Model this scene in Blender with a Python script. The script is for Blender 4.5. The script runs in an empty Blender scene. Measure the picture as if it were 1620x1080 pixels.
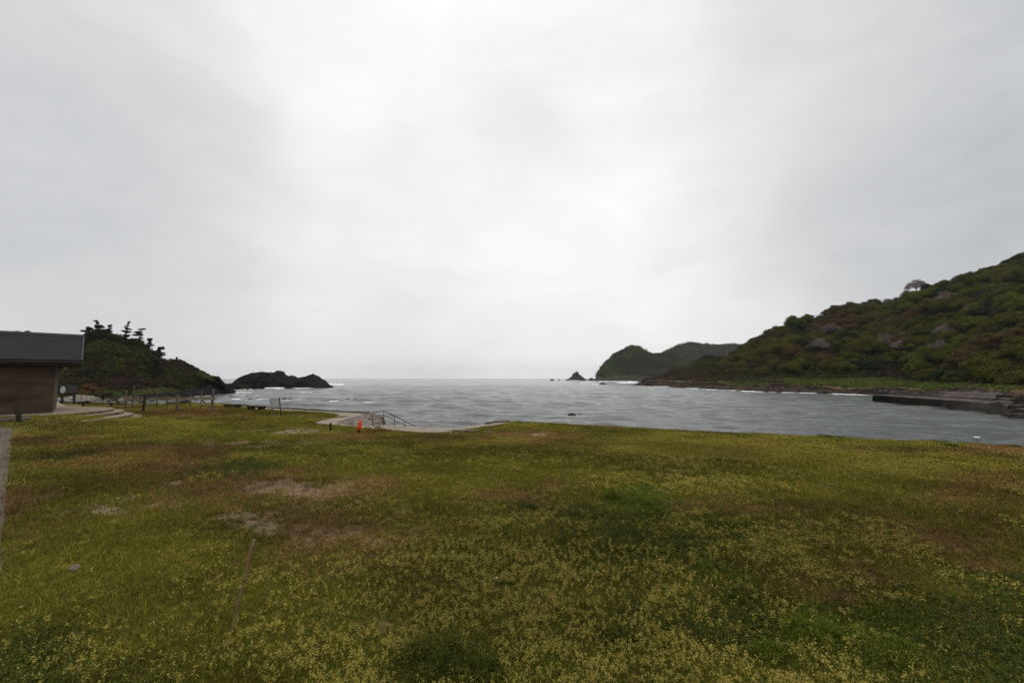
import bpy, bmesh, math, random
import numpy as np
from mathutils import Vector, Matrix
random.seed(7); rng = np.random.default_rng(11)
sc = bpy.context.scene
R = math.radians

# ---------------------------------------------------------------- camera
H = 2.5; F = 690.0; SEA = -3.4
PITCH = math.atan(58 / F); CP, SP = math.cos(PITCH), math.sin(PITCH)
cam = bpy.data.cameras.new('camera'); cam_o = bpy.data.objects.new('camera', cam)
sc.collection.objects.link(cam_o); sc.camera = cam_o
cam.sensor_fit = 'HORIZONTAL'; cam.sensor_width = 36; cam.lens = F / 1620 * 36
cam.clip_start = 0.05; cam.clip_end = 40000
cam_o.location = (0, 0, H); cam_o.rotation_euler = (math.pi / 2 + PITCH, 0, 0)

# ---------------------------------------------------------------- exposure, sky, sun
sc.view_settings.view_transform = 'Standard'; sc.view_settings.look = 'None'
sc.view_settings.exposure = 0.0; sc.view_settings.gamma = 1
SUN_EL, SUN_AZ = R(48), R(8)          # behind the cloud, ahead of the camera and a little right
def pxdir(px, py):
    u, v = px - 810, 540 - py
    return Vector((u, F * CP - v * SP, F * SP + v * CP)).normalized()
world = bpy.data.worlds.new('World'); sc.world = world; world.use_nodes = True
NT = world.node_tree; NT.nodes.clear()
def wn(t, **k):
    n = NT.nodes.new(t)
    for a, b in k.items(): setattr(n, a, b)
    return n
w_out = wn('ShaderNodeOutputWorld'); w_bg = wn('ShaderNodeBackground'); w_bg.inputs['Strength'].default_value = 0.1
sky = wn('ShaderNodeTexSky', sky_type='NISHITA', sun_disc=False, sun_elevation=SUN_EL, sun_rotation=SUN_AZ)
sky.air_density = 1.0; sky.dust_density = 3.0
tc = wn('ShaderNodeTexCoord')
def vm(op, a, b=None):
    n = wn('ShaderNodeVectorMath', operation=op)
    for i, x in enumerate((a, b)):
        if x is None: continue
        if hasattr(x, 'is_output'): NT.links.new(x, n.inputs[i])
        else: n.inputs[i].default_value = x
    return n.outputs['Value'] if op == 'DOT_PRODUCT' else n.outputs['Vector']
def mm(op, a, b=None):
    n = wn('ShaderNodeMath', operation=op)
    for i, x in enumerate((a, b)):
        if x is None: continue
        if hasattr(x, 'is_output'): NT.links.new(x, n.inputs[i])
        else: n.inputs[i].default_value = x
    return n.outputs[0]
D = vm('NORMALIZE', tc.outputs['Generated'])
sx = wn('ShaderNodeSeparateXYZ'); NT.links.new(D, sx.inputs[0])
zc = mm('ADD', mm('MAXIMUM', sx.outputs['Z'], 0.0), 0.16)
cx = wn('ShaderNodeCombineXYZ'); NT.links.new(mm('DIVIDE', sx.outputs['X'], zc), cx.inputs[0]); NT.links.new(mm('DIVIDE', sx.outputs['Y'], zc), cx.inputs[1])
def wnoise(vec, scale, detail, rough, off=0.0):
    n = wn('ShaderNodeTexNoise', noise_dimensions='3D'); NT.links.new(vec, n.inputs['Vector'])
    n.inputs['Scale'].default_value = scale; n.inputs['Detail'].default_value = detail; n.inputs['Roughness'].default_value = rough
    return n
warp = wnoise(D, 2.4, 4, 0.55)
DW = vm('NORMALIZE', vm('ADD', D, vm('SCALE', vm('SUBTRACT', warp.outputs['Color'], (0.5, 0.5, 0.5)))))
NT.nodes[-1]
for n in NT.nodes:
    if n.type == 'VECT_MATH' and n.operation == 'SCALE': n.inputs['Scale'].default_value = 0.26
# bright and dim masses of the cloud layer: direction, half width (deg), amount
BL = [(980, 330, 36, .11), (420, 110, 32, .12), (1240, 150, 26, .04), (20, 330, 30, -.10), (0, 60, 26, -.12), (300, 300, 15, -.05), (1660, 330, 40, -.10),
      (1680, 20, 36, -.12), (960, 60, 20, -.07), (750, 230, 13, -.07), (1400, 380, 16, -.05), (600, 360, 14, -.04), (230, 560, 18, -.03)]
tot = 0.825
for px, py, w, a in BL:
    c = pxdir(px, py); d = vm('DOT_PRODUCT', DW, tuple(c))
    mr = wn('ShaderNodeMapRange', interpolation_type='SMOOTHERSTEP')
    NT.links.new(d, mr.inputs[0]); mr.inputs[1].default_value = math.cos(R(w)); mr.inputs[2].default_value = 1.0
    mr.inputs[3].default_value = 0; mr.inputs[4].default_value = a
    tot = mm('ADD', mr.outputs[0], tot)
DS = vm('MULTIPLY', DW, (1.0, 1.0, 2.1)); n1 = wnoise(DS, 2.3, 8, 0.55); n2 = wnoise(vm('MULTIPLY', DW, (1, 1, 3.2)), 5.0, 6, 0.55)
tot = mm('ADD', tot, mm('MULTIPLY', mm('SUBTRACT', n1.outputs[0], 0.5), 0.26))
tot = mm('ADD', tot, mm('MULTIPLY', mm('SUBTRACT', n2.outputs[0], 0.5), 0.13))
# an overcast sky is brighter overhead than at the horizon
tot = mm('MULTIPLY', tot, mm('ADD', 1.0, mm('MULTIPLY', mm('MAXIMUM', mm('SUBTRACT', sx.outputs['Z'], 0.62), 0.0), 0.6)))
tint = wn('ShaderNodeMix', data_type='RGBA'); tint.inputs[0].default_value = 0.5
cr = wn('ShaderNodeValToRGB'); NT.links.new(tot, cr.inputs[0])
cr.color_ramp.elements[0].position = 0.35; cr.color_ramp.elements[0].color = (0.95, 0.99, 1.035, 1)
cr.color_ramp.elements[1].position = 0.9; cr.color_ramp.elements[1].color = (1.0, 1.0, 1.0, 1)
cl = vm('MULTIPLY', cr.outputs[0], None)
cmb = wn('ShaderNodeCombineXYZ')
t10 = mm('MULTIPLY', tot, 10.0)
for i in range(3): NT.links.new(t10, cmb.inputs[i])
NT.links.new(cmb.outputs[0], NT.nodes[cl.node.name].inputs[1])
mix = wn('ShaderNodeMix', data_type='RGBA'); mix.inputs[0].default_value = 0.97
NT.links.new(sky.outputs[0], mix.inputs[6]); NT.links.new(cl, mix.inputs[7])
NT.links.new(mix.outputs[2], w_bg.inputs['Color']); NT.links.new(w_bg.outputs[0], w_out.inputs[0])
sun = bpy.data.lights.new('sun', 'SUN'); sun.energy = 0.5; sun.angle = R(35); sun.color = (1, 0.97, 0.92)
sun_o = bpy.data.objects.new('sun', sun); sc.collection.objects.link(sun_o)
sd = Vector((math.sin(SUN_AZ) * math.cos(SUN_EL), math.cos(SUN_AZ) * math.cos(SUN_EL), math.sin(SUN_EL)))
sun_o.rotation_euler = (-sd).to_track_quat('-Z', 'Y').to_euler(); sun_o.location = (0, 40, 60)

# ---------------------------------------------------------------- helpers
def _h(i, j, s):
    n = (i * 374761393 + j * 668265263 + s * 974634777) & 0xffffffff
    n = ((n ^ (n >> 13)) * 1274126177) & 0xffffffff
    return ((n ^ (n >> 16)) & 0xffff) / 65535.0
def vnoise(x, y, s=0):
    x = np.asarray(x, float); y = np.asarray(y, float)
    xi = np.floor(x).astype(np.int64); yi = np.floor(y).astype(np.int64)
    fx = x - xi; fy = y - yi; fx = fx * fx * (3 - 2 * fx); fy = fy * fy * (3 - 2 * fy)
    a = _h(xi, yi, s); b = _h(xi + 1, yi, s); c = _h(xi, yi + 1, s); d = _h(xi + 1, yi + 1, s)
    return (a + (b - a) * fx) * (1 - fy) + (c + (d - c) * fx) * fy
def fbm(x, y, s=0, o=4, g=.5):
    t = 0; a = 1; n = 0
    for k in range(o):
        t = t + a * vnoise(x * 2 ** k + 13.7 * k, y * 2 ** k - 7.1 * k, s + k); n += a; a *= g
    return t / n
def sst(e0, e1, x):
    t = np.clip((x - e0) / (e1 - e0), 0, 1); return t * t * (3 - 2 * t)

def link(o, parent=None):
    sc.collection.objects.link(o)
    if parent is not None: o.parent = parent
    return o
def tag(o, label=None, cat=None, group=None, kind=None):
    if label: o['label'] = label
    if cat: o['category'] = cat
    if group: o['group'] = group
    if kind: o['kind'] = kind
    return o
def empty(name, loc, rz=0):
    o = bpy.data.objects.new(name, None); link(o); o.location = loc; o.rotation_euler = (0, 0, rz); o.empty_display_size = .2
    return o
def nmesh(name, V, Fc, mats, parent=None, smooth=False, col=None, mi=None):
    """fast mesh from numpy: V (n,3), Fc (m,k)"""
    V = np.asarray(V, np.float32); Fc = np.asarray(Fc, np.int32); k = Fc.shape[1]
    me = bpy.data.meshes.new(name); me.vertices.add(len(V)); me.vertices.foreach_set('co', V.ravel())
    me.loops.add(Fc.size); me.loops.foreach_set('vertex_index', Fc.ravel())
    me.polygons.add(len(Fc)); me.polygons.foreach_set('loop_start', np.arange(0, Fc.size, k, dtype=np.int32))
    me.polygons.foreach_set('loop_total', np.full(len(Fc), k, np.int32))
    if mi is not None: me.polygons.foreach_set('material_index', np.asarray(mi, np.int32))
    me.polygons.foreach_set('use_smooth', np.full(len(Fc), smooth))
    me.update(calc_edges=True)
    if col is not None:
        a = me.color_attributes.new('col', 'FLOAT_COLOR', 'POINT')
        c = np.ones((len(V), 4), np.float32); c[:, :col.shape[1]] = col; a.data.foreach_set('color', c.ravel())
    for m in (mats if isinstance(mats, (list, tuple)) else [mats]): me.materials.append(m)
    o = bpy.data.objects.new(name, me); link(o, parent); return o
def bobj(name, bm, mat, parent=None, smooth=False, bevel=0):
    if bevel: bmesh.ops.bevel(bm, geom=[e for e in bm.edges], offset=bevel, segments=2, affect='EDGES', profile=.6)
    bmesh.ops.recalc_face_normals(bm, faces=bm.faces)
    me = bpy.data.meshes.new(name); bm.to_mesh(me); bm.free()
    for p in me.polygons: p.use_smooth = smooth
    for m in (mat if isinstance(mat, (list, tuple)) else [mat]): me.materials.append(m)
    o = bpy.data.objects.new(name, me); link(o, parent); return o
def box(bm, c, s, rot=None):
    M = Matrix.Translation(c) @ (rot.to_4x4() if rot else Matrix.Identity(4)) @ Matrix.Diagonal((s[0], s[1], s[2], 1))
    bmesh.ops.create_cube(bm, size=1, matrix=M)
def tube(bm, pts, rad, n=8, cap=True):
    pts = [Vector(p) for p in pts]
    if not isinstance(rad, (list, tuple)): rad = [rad] * len(pts)
    rings = []
    for i, p in enumerate(pts):
        d = (pts[min(i + 1, len(pts) - 1)] - pts[max(i - 1, 0)]).normalized()
        a = d.orthogonal().normalized() if abs(d.z) < .9 else Vector((1, 0, 0)); b = d.cross(a).normalized(); a = b.cross(d)
        rings.append([bm.verts.new(p + (a * math.cos(2 * math.pi * k / n) + b * math.sin(2 * math.pi * k / n)) * rad[i]) for k in range(n)])
    for r0, r1 in zip(rings, rings[1:]):
        for k in range(n): bm.faces.new((r0[k], r0[(k + 1) % n], r1[(k + 1) % n], r1[k]))
    if cap:
        bm.faces.new(rings[0][::-1]); bm.faces.new(rings[-1])
def beam(bm, a, b, w, h):
    a, b = Vector(a), Vector(b); d = b - a
    q = d.to_track_quat('X', 'Z').to_matrix(); box(bm, (a + b) / 2, (d.length, w, h), q)
def prism(bm, poly, z0, z1):
    """poly list of (x,y) ; z0 bottom, z1 top"""
    lo = [bm.verts.new((p[0], p[1], z0)) for p in poly]; hi = [bm.verts.new((p[0], p[1], z1)) for p in poly]
    bm.faces.new(hi); bm.faces.new(lo[::-1]); n = len(poly)
    for i in range(n): bm.faces.new((lo[i], lo[(i + 1) % n], hi[(i + 1) % n], hi[i]))

def material(name, rough=.8, spec=.3):
    m = bpy.data.materials.new(name); m.use_nodes = True; b = m.node_tree.nodes['Principled BSDF']
    b.inputs['Roughness'].default_value = rough; b.inputs['Specular IOR Level'].default_value = spec
    return m, m.node_tree, b
def noise_mat(name, cols, scale=4, detail=5, rough=.85, bump=.3, bscale=None, dist=.02, spec=.25, stretch=(1, 1, 1), coord='Object', lo=.35, hi=.65):
    """colour ramp over a noise field plus a bump"""
    m, t, b = material(name, rough, spec)
    c = t.nodes.new('ShaderNodeTexCoord'); mp = t.nodes.new('ShaderNodeMapping'); mp.inputs['Scale'].default_value = stretch
    t.links.new(c.outputs[coord], mp.inputs[0])
    n = t.nodes.new('ShaderNodeTexNoise'); n.inputs['Scale'].default_value = scale; n.inputs['Detail'].default_value = detail; n.inputs['Roughness'].default_value = .6
    t.links.new(mp.outputs[0], n.inputs['Vector'])
    r = t.nodes.new('ShaderNodeValToRGB'); e = r.color_ramp.elements
    while len(e) < len(cols): e.new(.5)
    for i, cc in enumerate(cols): e[i].position = lo + (hi - lo) * i / max(1, len(cols) - 1); e[i].color = (*cc, 1)
    t.links.new(n.outputs[0], r.inputs[0]); t.links.new(r.outputs[0], b.inputs['Base Color'])
    if bump:
        n2 = t.nodes.new('ShaderNodeTexNoise'); n2.inputs['Scale'].default_value = bscale or scale * 4; n2.inputs['Detail'].default_value = 6
        t.links.new(mp.outputs[0], n2.inputs['Vector'])
        bp = t.nodes.new('ShaderNodeBump'); bp.inputs['Strength'].default_value = bump; bp.inputs['Distance'].default_value = dist
        t.links.new(n2.outputs[0], bp.inputs['Height']); t.links.new(bp.outputs[0], b.inputs['Normal'])
    return m
def attr_mat(name, rough=.75, spec=.2, transl=0.0, nscale=0, namt=.3, bump=0, bscale=5, dist=.05, objrand=0):
    """base colour from the mesh's own colour attribute, broken up with noise"""
    m, t, b = material(name, rough, spec)
    a = t.nodes.new('ShaderNodeAttribute'); a.attribute_name = 'col'; out = a.outputs['Color']
    if nscale:
        c = t.nodes.new('ShaderNodeTexCoord'); n = t.nodes.new('ShaderNodeTexNoise'); n.inputs['Scale'].default_value = nscale; n.inputs['Detail'].default_value = 6; n.inputs['Roughness'].default_value = .7
        t.links.new(c.outputs['Object'], n.inputs['Vector'])
        r = t.nodes.new('ShaderNodeMapRange'); r.inputs[1].default_value = .3; r.inputs[2].default_value = .7; r.inputs[3].default_value = 1 - namt; r.inputs[4].default_value = 1 + namt
        t.links.new(n.outputs[0], r.inputs[0])
        v = t.nodes.new('ShaderNodeVectorMath'); v.operation = 'SCALE'; t.links.new(out, v.inputs[0]); t.links.new(r.outputs[0], v.inputs['Scale']); out = v.outputs[0]
    if objrand:
        oi = t.nodes.new('ShaderNodeObjectInfo'); hs = t.nodes.new('ShaderNodeHueSaturation')
        r1 = t.nodes.new('ShaderNodeMapRange'); r1.inputs[3].default_value = .5 - .035 * objrand; r1.inputs[4].default_value = .5 + .03 * objrand
        r2 = t.nodes.new('ShaderNodeMapRange'); r2.inputs[3].default_value = 1 - .3 * objrand; r2.inputs[4].default_value = 1 + .35 * objrand
        fr = t.nodes.new('ShaderNodeMath'); fr.operation = 'MULTIPLY'; fr.inputs[1].default_value = 7.31
        f2 = t.nodes.new('ShaderNodeMath'); f2.operation = 'FRACT'
        t.links.new(oi.outputs['Random'], fr.inputs[0]); t.links.new(fr.outputs[0], f2.inputs[0])
        t.links.new(oi.outputs['Random'], r1.inputs[0]); t.links.new(f2.outputs[0], r2.inputs[0])
        t.links.new(r1.outputs[0], hs.inputs['Hue']); t.links.new(r2.outputs[0], hs.inputs['Value']); t.links.new(out, hs.inputs['Color']); out = hs.outputs[0]
    t.links.new(out, b.inputs['Base Color'])
    if bump:
        c = t.nodes.new('ShaderNodeTexCoord'); n = t.nodes.new('ShaderNodeTexNoise'); n.inputs['Scale'].default_value = bscale; n.inputs['Detail'].default_value = 8; n.inputs['Roughness'].default_value = .65
        t.links.new(c.outputs['Object'], n.inputs['Vector'])
        bp = t.nodes.new('ShaderNodeBump'); bp.inputs['Strength'].default_value = bump; bp.inputs['Distance'].default_value = dist
        t.links.new(n.outputs[0], bp.inputs['Height']); t.links.new(bp.outputs[0], b.inputs['Normal'])
    if transl:
        tr = t.nodes.new('ShaderNodeBsdfTranslucent'); t.links.new(out, tr.inputs['Color']); mx = t.nodes.new('ShaderNodeMixShader'); mx.inputs[0].default_value = transl
        o = t.nodes['Material Output']; t.links.new(b.outputs[0], mx.inputs[1]); t.links.new(tr.outputs[0], mx.inputs[2]); t.links.new(mx.outputs[0], o.inputs[0])
    return m

# ---------------------------------------------------------------- pixel <-> place
def zg(X, Y):
    """height of the near land"""
    X = np.asarray(X, float); Y = np.asarray(Y, float)
    z = .05 * (fbm(X / 5, Y / 5, 3, 3) - .5) + .10 * (fbm(X / 14 + 3, Y / 14, 5, 2) - .5)
    ramp = np.clip((-X - 20.6) * .165, 0, .56) * (1 - .75 * sst(23, 27.5, Y))
    return z * sst(1.0, 3, np.hypot(X, Y)) * (1 - .8 * sst(-18, -21, X)) + ramp
def P(px, py, dep):
    u, v = px - 810, 540 - py; k = dep / (F * CP - v * SP)
    return Vector((u * k, dep, H + (F * SP + v * CP) * k))
def G(px, py, z=None, off=0.0):
    u, v = px - 810, 540 - py; yd = F * CP - v * SP; zd = F * SP + v * CP
    zz = 0.0 if z is None else z
    for _ in range(1 if z is not None else 25):
        k = (zz - H) / zd; X, Y = u * k, yd * k
        if z is None: zz = .5 * zz + .5 * float(zg(X, Y))
    return Vector((X, Y, zz + off))
def W(px, py): return G(px, py, SEA)
def dpx(py, z): return -(z - H) * F / (py - 598)      # rough depth of a level z seen at row py

# ---------------------------------------------------------------- materials
M_conc = noise_mat('weathered_concrete', [(.21, .165, .125), (.29, .235, .185), (.36, .30, .24)], 1.3, 8, .9, .25, 25, .01)
M_terr = noise_mat('terrace_concrete', [(.22, .165, .115), (.27, .205, .145), (.31, .24, .175)], 1.1, 8, .9, .2, 30, .006)
M_riser = noise_mat('dark_riser', [(.07, .05, .035), (.13, .095, .065), (.19, .14, .10)], 2.0, 8, .9, .2, 30, .006)  # darker concrete tone for the upright step faces
M_wallc = noise_mat('board_marked_concrete', [(.036, .026, .016), (.056, .041, .026), (.084, .062, .041)], .8, 8, .85, .25, 14, .01, stretch=(1, 1, 2.2))
M_dark = noise_mat('dark_metal', [(.018, .018, .02), (.03, .03, .032)], 6, 4, .45, .05, spec=.5)
M_roof = noise_mat('slate_grey_roofing', [(.016, .017, .019), (.023, .024, .026)], 1.5, 6, .75, .05, 12, .004, spec=.12)
M_gut = noise_mat('grey_gutter', [(.045, .045, .048), (.065, .065, .067)], 3, 4, .6, .0, spec=.2)
M_wood = noise_mat('weathered_wood', [(.06, .045, .035), (.13, .10, .075), (.20, .155, .12)], 3, 8, .9, .3, 20, .004, stretch=(1, 1, 1))
M_raw = noise_mat('pale_raw_wood', [(.12, .09, .06), (.22, .17, .12), (.32, .26, .19)], 3, 8, .9, .2, 20, .004)
M_woodd = noise_mat('dark_weathered_wood', [(.02, .014, .010), (.045, .032, .024)], 5, 8, .9, .3, 20, .004)
M_rock = noise_mat('dark_sea_rock', [(.005, .0045, .004), (.011, .009, .008), (.030, .021, .016)], .35, 10, .85, .9, 1.2, .6, spec=.1)
M_rocks = noise_mat('brown_shore_rock', [(.022, .016, .013), (.05, .036, .027), (.10, .075, .055)], .6, 10, .9, .8, 2.5, .3, spec=.08)
M_pale = noise_mat('pale_beach_stone', [(.10, .085, .065), (.22, .19, .155), (.34, .30, .26)], 1.5, 8, .9, .4, 6, .05)
M_bark = noise_mat('bark', [(.03, .022, .016), (.07, .055, .042)], 4, 6, .95, .4, 12, .03)
M_leaf = attr_mat('leaves', .8, .06, .25, objrand=.35)
M_blade = attr_mat('grass_blades', .75, .06, .25)
M_land = attr_mat('hill_ground', .95, .03, nscale=.12, namt=.45, bump=.8, bscale=.35, dist=1.0)

# ---------------------------------------------------------------- land edge
EDGE = [(-1400, 634), (-900, 636), (0, 639.5), (90, 641), (150, 641.5), (190, 642), (215, 642.5), (240, 642), (300, 640.5), (340, 640.5), (390, 642.8), (440, 645.3), (520, 650), (580, 653.2), (592, 654.5), (600, 659), (606, 671.5),
        (640, 673.8), (665, 675.5), (700, 677.5), (735, 675.5), (765, 671.0), (790, 668.2), (810, 667.3), (850, 668.7), (900, 671.2), (1000, 676.2), (1100, 681), (1200, 685.5), (1300, 690),
        (1400, 694.5), (1500, 698.8), (1620, 705), (1800, 714), (2300, 735), (3000, 760)]
ea, er = [], []
for px, py in EDGE:
    p = G(px, py, 0.0); ea.append(math.atan2(p.x, p.y)); er.append(math.hypot(p.x, p.y))
def edge_r(th):
    return np.interp(th, ea, er)
front = np.arctan((np.linspace(-1390, 2990, 1500) - 810) / F)
back = np.linspace(front[-1], front[0] + 2 * math.pi, 60)[1:-1]
TH = np.concatenate([front, back])
RE = np.where(np.arange(len(TH)) < 1500, edge_r(np.where(TH > math.pi, TH - 2 * math.pi, TH)), 0)
nb = len(back); RE[1500:] = np.interp(np.linspace(0, 1, nb), [0, .12, .88, 1], [RE[1499], 60, 60, RE[0]])
RE = np.minimum(RE, 110)
wob = .10 * (fbm(TH * 60, TH * 0, 21, 3) - .5) * sst(.02, .10, np.abs(TH)) * RE / 14
RE[:1500] += np.where(front > G(830, 668).x / G(830, 668).y, wob[:1500], 0)
NR = 230
tt = np.linspace(0, 1, NR)
RR = .25 * (RE[None, :] / .25) ** tt[:, None]
X = RR * np.sin(TH)[None, :]; Y = RR * np.cos(TH)[None, :]
Z = zg(X, Y)

# patches of the lawn cover:  (px, py, rx, ry, kind, strength)
PAT = [  # kinds: r rust  s sand  g green  y yellow bloom  d dark lush green, also painted-in corner darkening  w bright weed
 (230,740,150,34,'r',.7),(480,770,170,30,'r',.8),(560,850,160,42,'r',.8),(640,900,110,40,'r',.5),(30,830,60,60,'r',.9),(330,655,120,7,'r',.8),(130,700,110,14,'r',.6),
 (520,840,190,80,'r',.7),(1420,850,220,70,'r',.34),(1600,1060,150,90,'d',.5),(1560,960,110,60,'d',.5),(20,1060,130,80,'d',.45),(1450,1080,120,40,'d',.6),(200,1080,140,40,'d',.5),(1300,735,330,22,'y',.7),(1000,700,200,10,'y',.6),(1560,760,160,40,'r',.4),(840,690,90,7,'r',.9),(700,690,70,5,'r',.6),(1550,712,150,8,'r',.8),(620,690,150,6,'r',.6),(850,700,60,5,'r',.5),(1350,900,150,40,'r',.4),  # d patches in this row paint lens darkening into the lower corners
 (400,828,42,17,'s',1.),(480,770,120,20,'s',.65),(520,840,170,60,'s',.42),(610,930,110,40,'s',.30),(250,790,120,26,'s',.28),(395,702,95,4.5,'s',.9),(455,683,62,4,'s',.9),(545,862,60,18,'s',.6),(845,687,32,2.6,'s',.9),(150,812,50,8,'s',.7),(870,955,30,14,'s',.6),
 (600,985,60,22,'s',.45),(300,765,40,6,'s',.7),(1290,815,80,14,'s',.3),(480,660,28,2,'s',.5),
 (200,860,220,55,'g',.9),(370,738,120,14,'d',.6),(330,690,120,8,'g',.9),(1000,850,190,55,'d',.65),(1010,790,60,18,'w',.9),(700,1045,85,45,'d',1.),(840,801,16,5,'d',1.),(1130,985,160,55,'d',.6),
 (1350,1015,150,45,'w',.75),(1290,742,120,26,'g',.8),(700,745,190,26,'g',.7),(880,740,120,25,'g',.5),(100,900,150,60,'g',.8),(60,960,140,60,'g',.7),(260,940,160,60,'g',.8),
 (1120,900,40,14,'w',.8),(1310,690,26,3,'w',1.),(1500,702,22,4,'w',1.),(950,870,120,30,'d',.5),(450,652,60,4,'g',.9),(520,656,60,3,'g',.8),(140,717,30,7,'d',.8),(90,723,40,6,'d',.8),
 (750,960,300,120,'y',.9),(1000,1050,220,60,'y',.95),(870,870,130,35,'y',.7),(610,820,90,24,'y',.6),(1200,722,300,17,'y',.7),(1080,765,160,20,'y',.6),(160,1040,220,60,'y',.55),(480,1010,160,60,'y',.6),
 (1500,730,180,20,'y',.5),(640,728,130,14,'y',.6),(350,960,200,50,'y',.35),(980,715,150,14,'y',.5),(1250,860,140,40,'y',.4),(690,1000,60,30,'r',.2),(1180,760,220,24,'y',.5),(290,672,200,7,'y',.6),(450,667,80,4,'y',.5)]
KIND = 'rsgydw'
def fields(X, Y):
    """weights of the six ground covers at world points"""
    X = np.asarray(X, float); Y = np.asarray(Y, float); Yc = np.maximum(Y, .5)
    zz = -H
    den = Yc * CP + zz * SP
    wpx = 1 + .0
    nx = (fbm(X * .9, Y * .9, 31, 4) - .5); ny = (fbm(X * .9 + 9, Y * .9, 37, 4) - .5)
    px = 810 + F * X / den; py = 540 - F * (-Yc * SP + zz * CP) / den
    s = np.clip(F / den, 0, 500)
    px = px + nx * s * 1.3; py = py + ny * (s * .6) * (np.clip((py - 598) / F, .02, 1))*2.2
    Wt = {k: np.zeros_like(px) for k in KIND}
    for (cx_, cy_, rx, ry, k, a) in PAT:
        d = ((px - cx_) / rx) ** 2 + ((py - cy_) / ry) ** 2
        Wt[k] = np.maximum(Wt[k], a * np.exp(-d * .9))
    n1 = fbm(X / 1.7, Y / 1.7, 41, 5, .6); n2 = fbm(X / 2.3 + 5, Y / 2.3, 47, 5, .6); n3 = fbm(X / 1.1, Y / 1.1 + 9, 53, 4, .6)
    Wt['r'] = Wt['r'] * (.4 + 1.3 * n1) + .40 * sst(.54, .74, n1)
    Wt['g'] = Wt['g'] * (.5 + n2) + .6 * sst(.50, .66, n2) + .22
    Wt['y'] = Wt['y'] * (.35 + 1.3 * n3) + .40 * sst(.52, .72, n3) + .05
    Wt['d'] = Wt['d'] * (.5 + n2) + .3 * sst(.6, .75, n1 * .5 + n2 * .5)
    Wt['s'] = Wt['s'] * sst(.40, .58, fbm(X * 1.6, Y * 1.6, 61, 4, .6)) * 2.2
    Wt['w'] = Wt['w'] * (.4 + n3)
    return Wt
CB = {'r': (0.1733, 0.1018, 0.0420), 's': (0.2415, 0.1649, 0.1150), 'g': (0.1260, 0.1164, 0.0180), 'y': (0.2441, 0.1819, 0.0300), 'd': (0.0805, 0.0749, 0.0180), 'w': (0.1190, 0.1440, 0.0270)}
def tone(X, Y):
    return .82 + .62 * sst(.32, .68, fbm(X / 3.4 + 40, Y / 2.6, 303, 4, .6))
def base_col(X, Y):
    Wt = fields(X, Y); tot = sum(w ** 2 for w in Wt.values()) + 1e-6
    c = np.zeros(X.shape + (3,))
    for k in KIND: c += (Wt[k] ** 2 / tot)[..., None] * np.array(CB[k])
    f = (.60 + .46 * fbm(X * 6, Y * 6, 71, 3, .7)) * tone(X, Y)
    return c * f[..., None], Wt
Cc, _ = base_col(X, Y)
nt = len(TH)
V = np.concatenate([np.stack([X, Y, Z], -1).reshape(-1, 3), [[0, 0, float(zg(0., 0.))]]])
C = np.concatenate([Cc.reshape(-1, 3), [[.07, .07, .02]]])
I = np.arange(NR * nt).reshape(NR, nt)
q = np.stack([I[:-1, :], I[1:, :], np.roll(I, -1, 1)[1:, :], np.roll(I, -1, 1)[:-1, :]], -1).reshape(-1, 4)
cen = NR * nt; fan = np.stack([I[0], np.roll(I, -1, 1)[0], np.full(nt, cen), np.full(nt, cen)], -1)
M_lawn = attr_mat('lawn_soil_and_turf', .95, .1, nscale=9, namt=.4, bump=.9, bscale=14, dist=.03)
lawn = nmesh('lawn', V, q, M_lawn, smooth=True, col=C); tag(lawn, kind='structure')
# centre cap below the camera
bm = bmesh.new(); vs = [bm.verts.new(V[i]) for i in I[0][::12]]; bm.faces.new(vs)
cap = bobj('lawn_underfoot', bm, M_lawn); tag(cap, kind='structure'); cap.name = 'ground'
a = cap.data.color_attributes.new('col', 'FLOAT_COLOR', 'POINT'); a.data.foreach_set('color', np.tile([.07, .07, .02, 1], len(cap.data.vertices)).astype(np.float32))
# the drop from the land edge to the water
rows = []
for k, (dr, zz) in enumerate([(0.0, None), (.05, -.06), (.12, -.5), (.25, -1.6), (.5, -3.0), (1.2, -5.0)]):
    rr = RE + dr; n_ = .25 * (fbm(TH * 90, np.full(nt, k * 1.7), 81, 3) - .5) * (k > 1)
    z = Z[-1] if zz is None else Z[-1] + zz
    rows.append(np.stack([(rr + n_) * np.sin(TH), (rr + n_) * np.cos(TH), z], -1))
V2 = np.concatenate(rows); I2 = np.arange(len(rows) * nt).reshape(len(rows), nt)
q2 = np.stack([I2[:-1], I2[1:], np.roll(I2, -1, 1)[1:], np.roll(I2, -1, 1)[:-1]], -1).reshape(-1, 4)
tag(nmesh('shore_bank', V2, q2, M_rocks, smooth=False), kind='structure')

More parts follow.
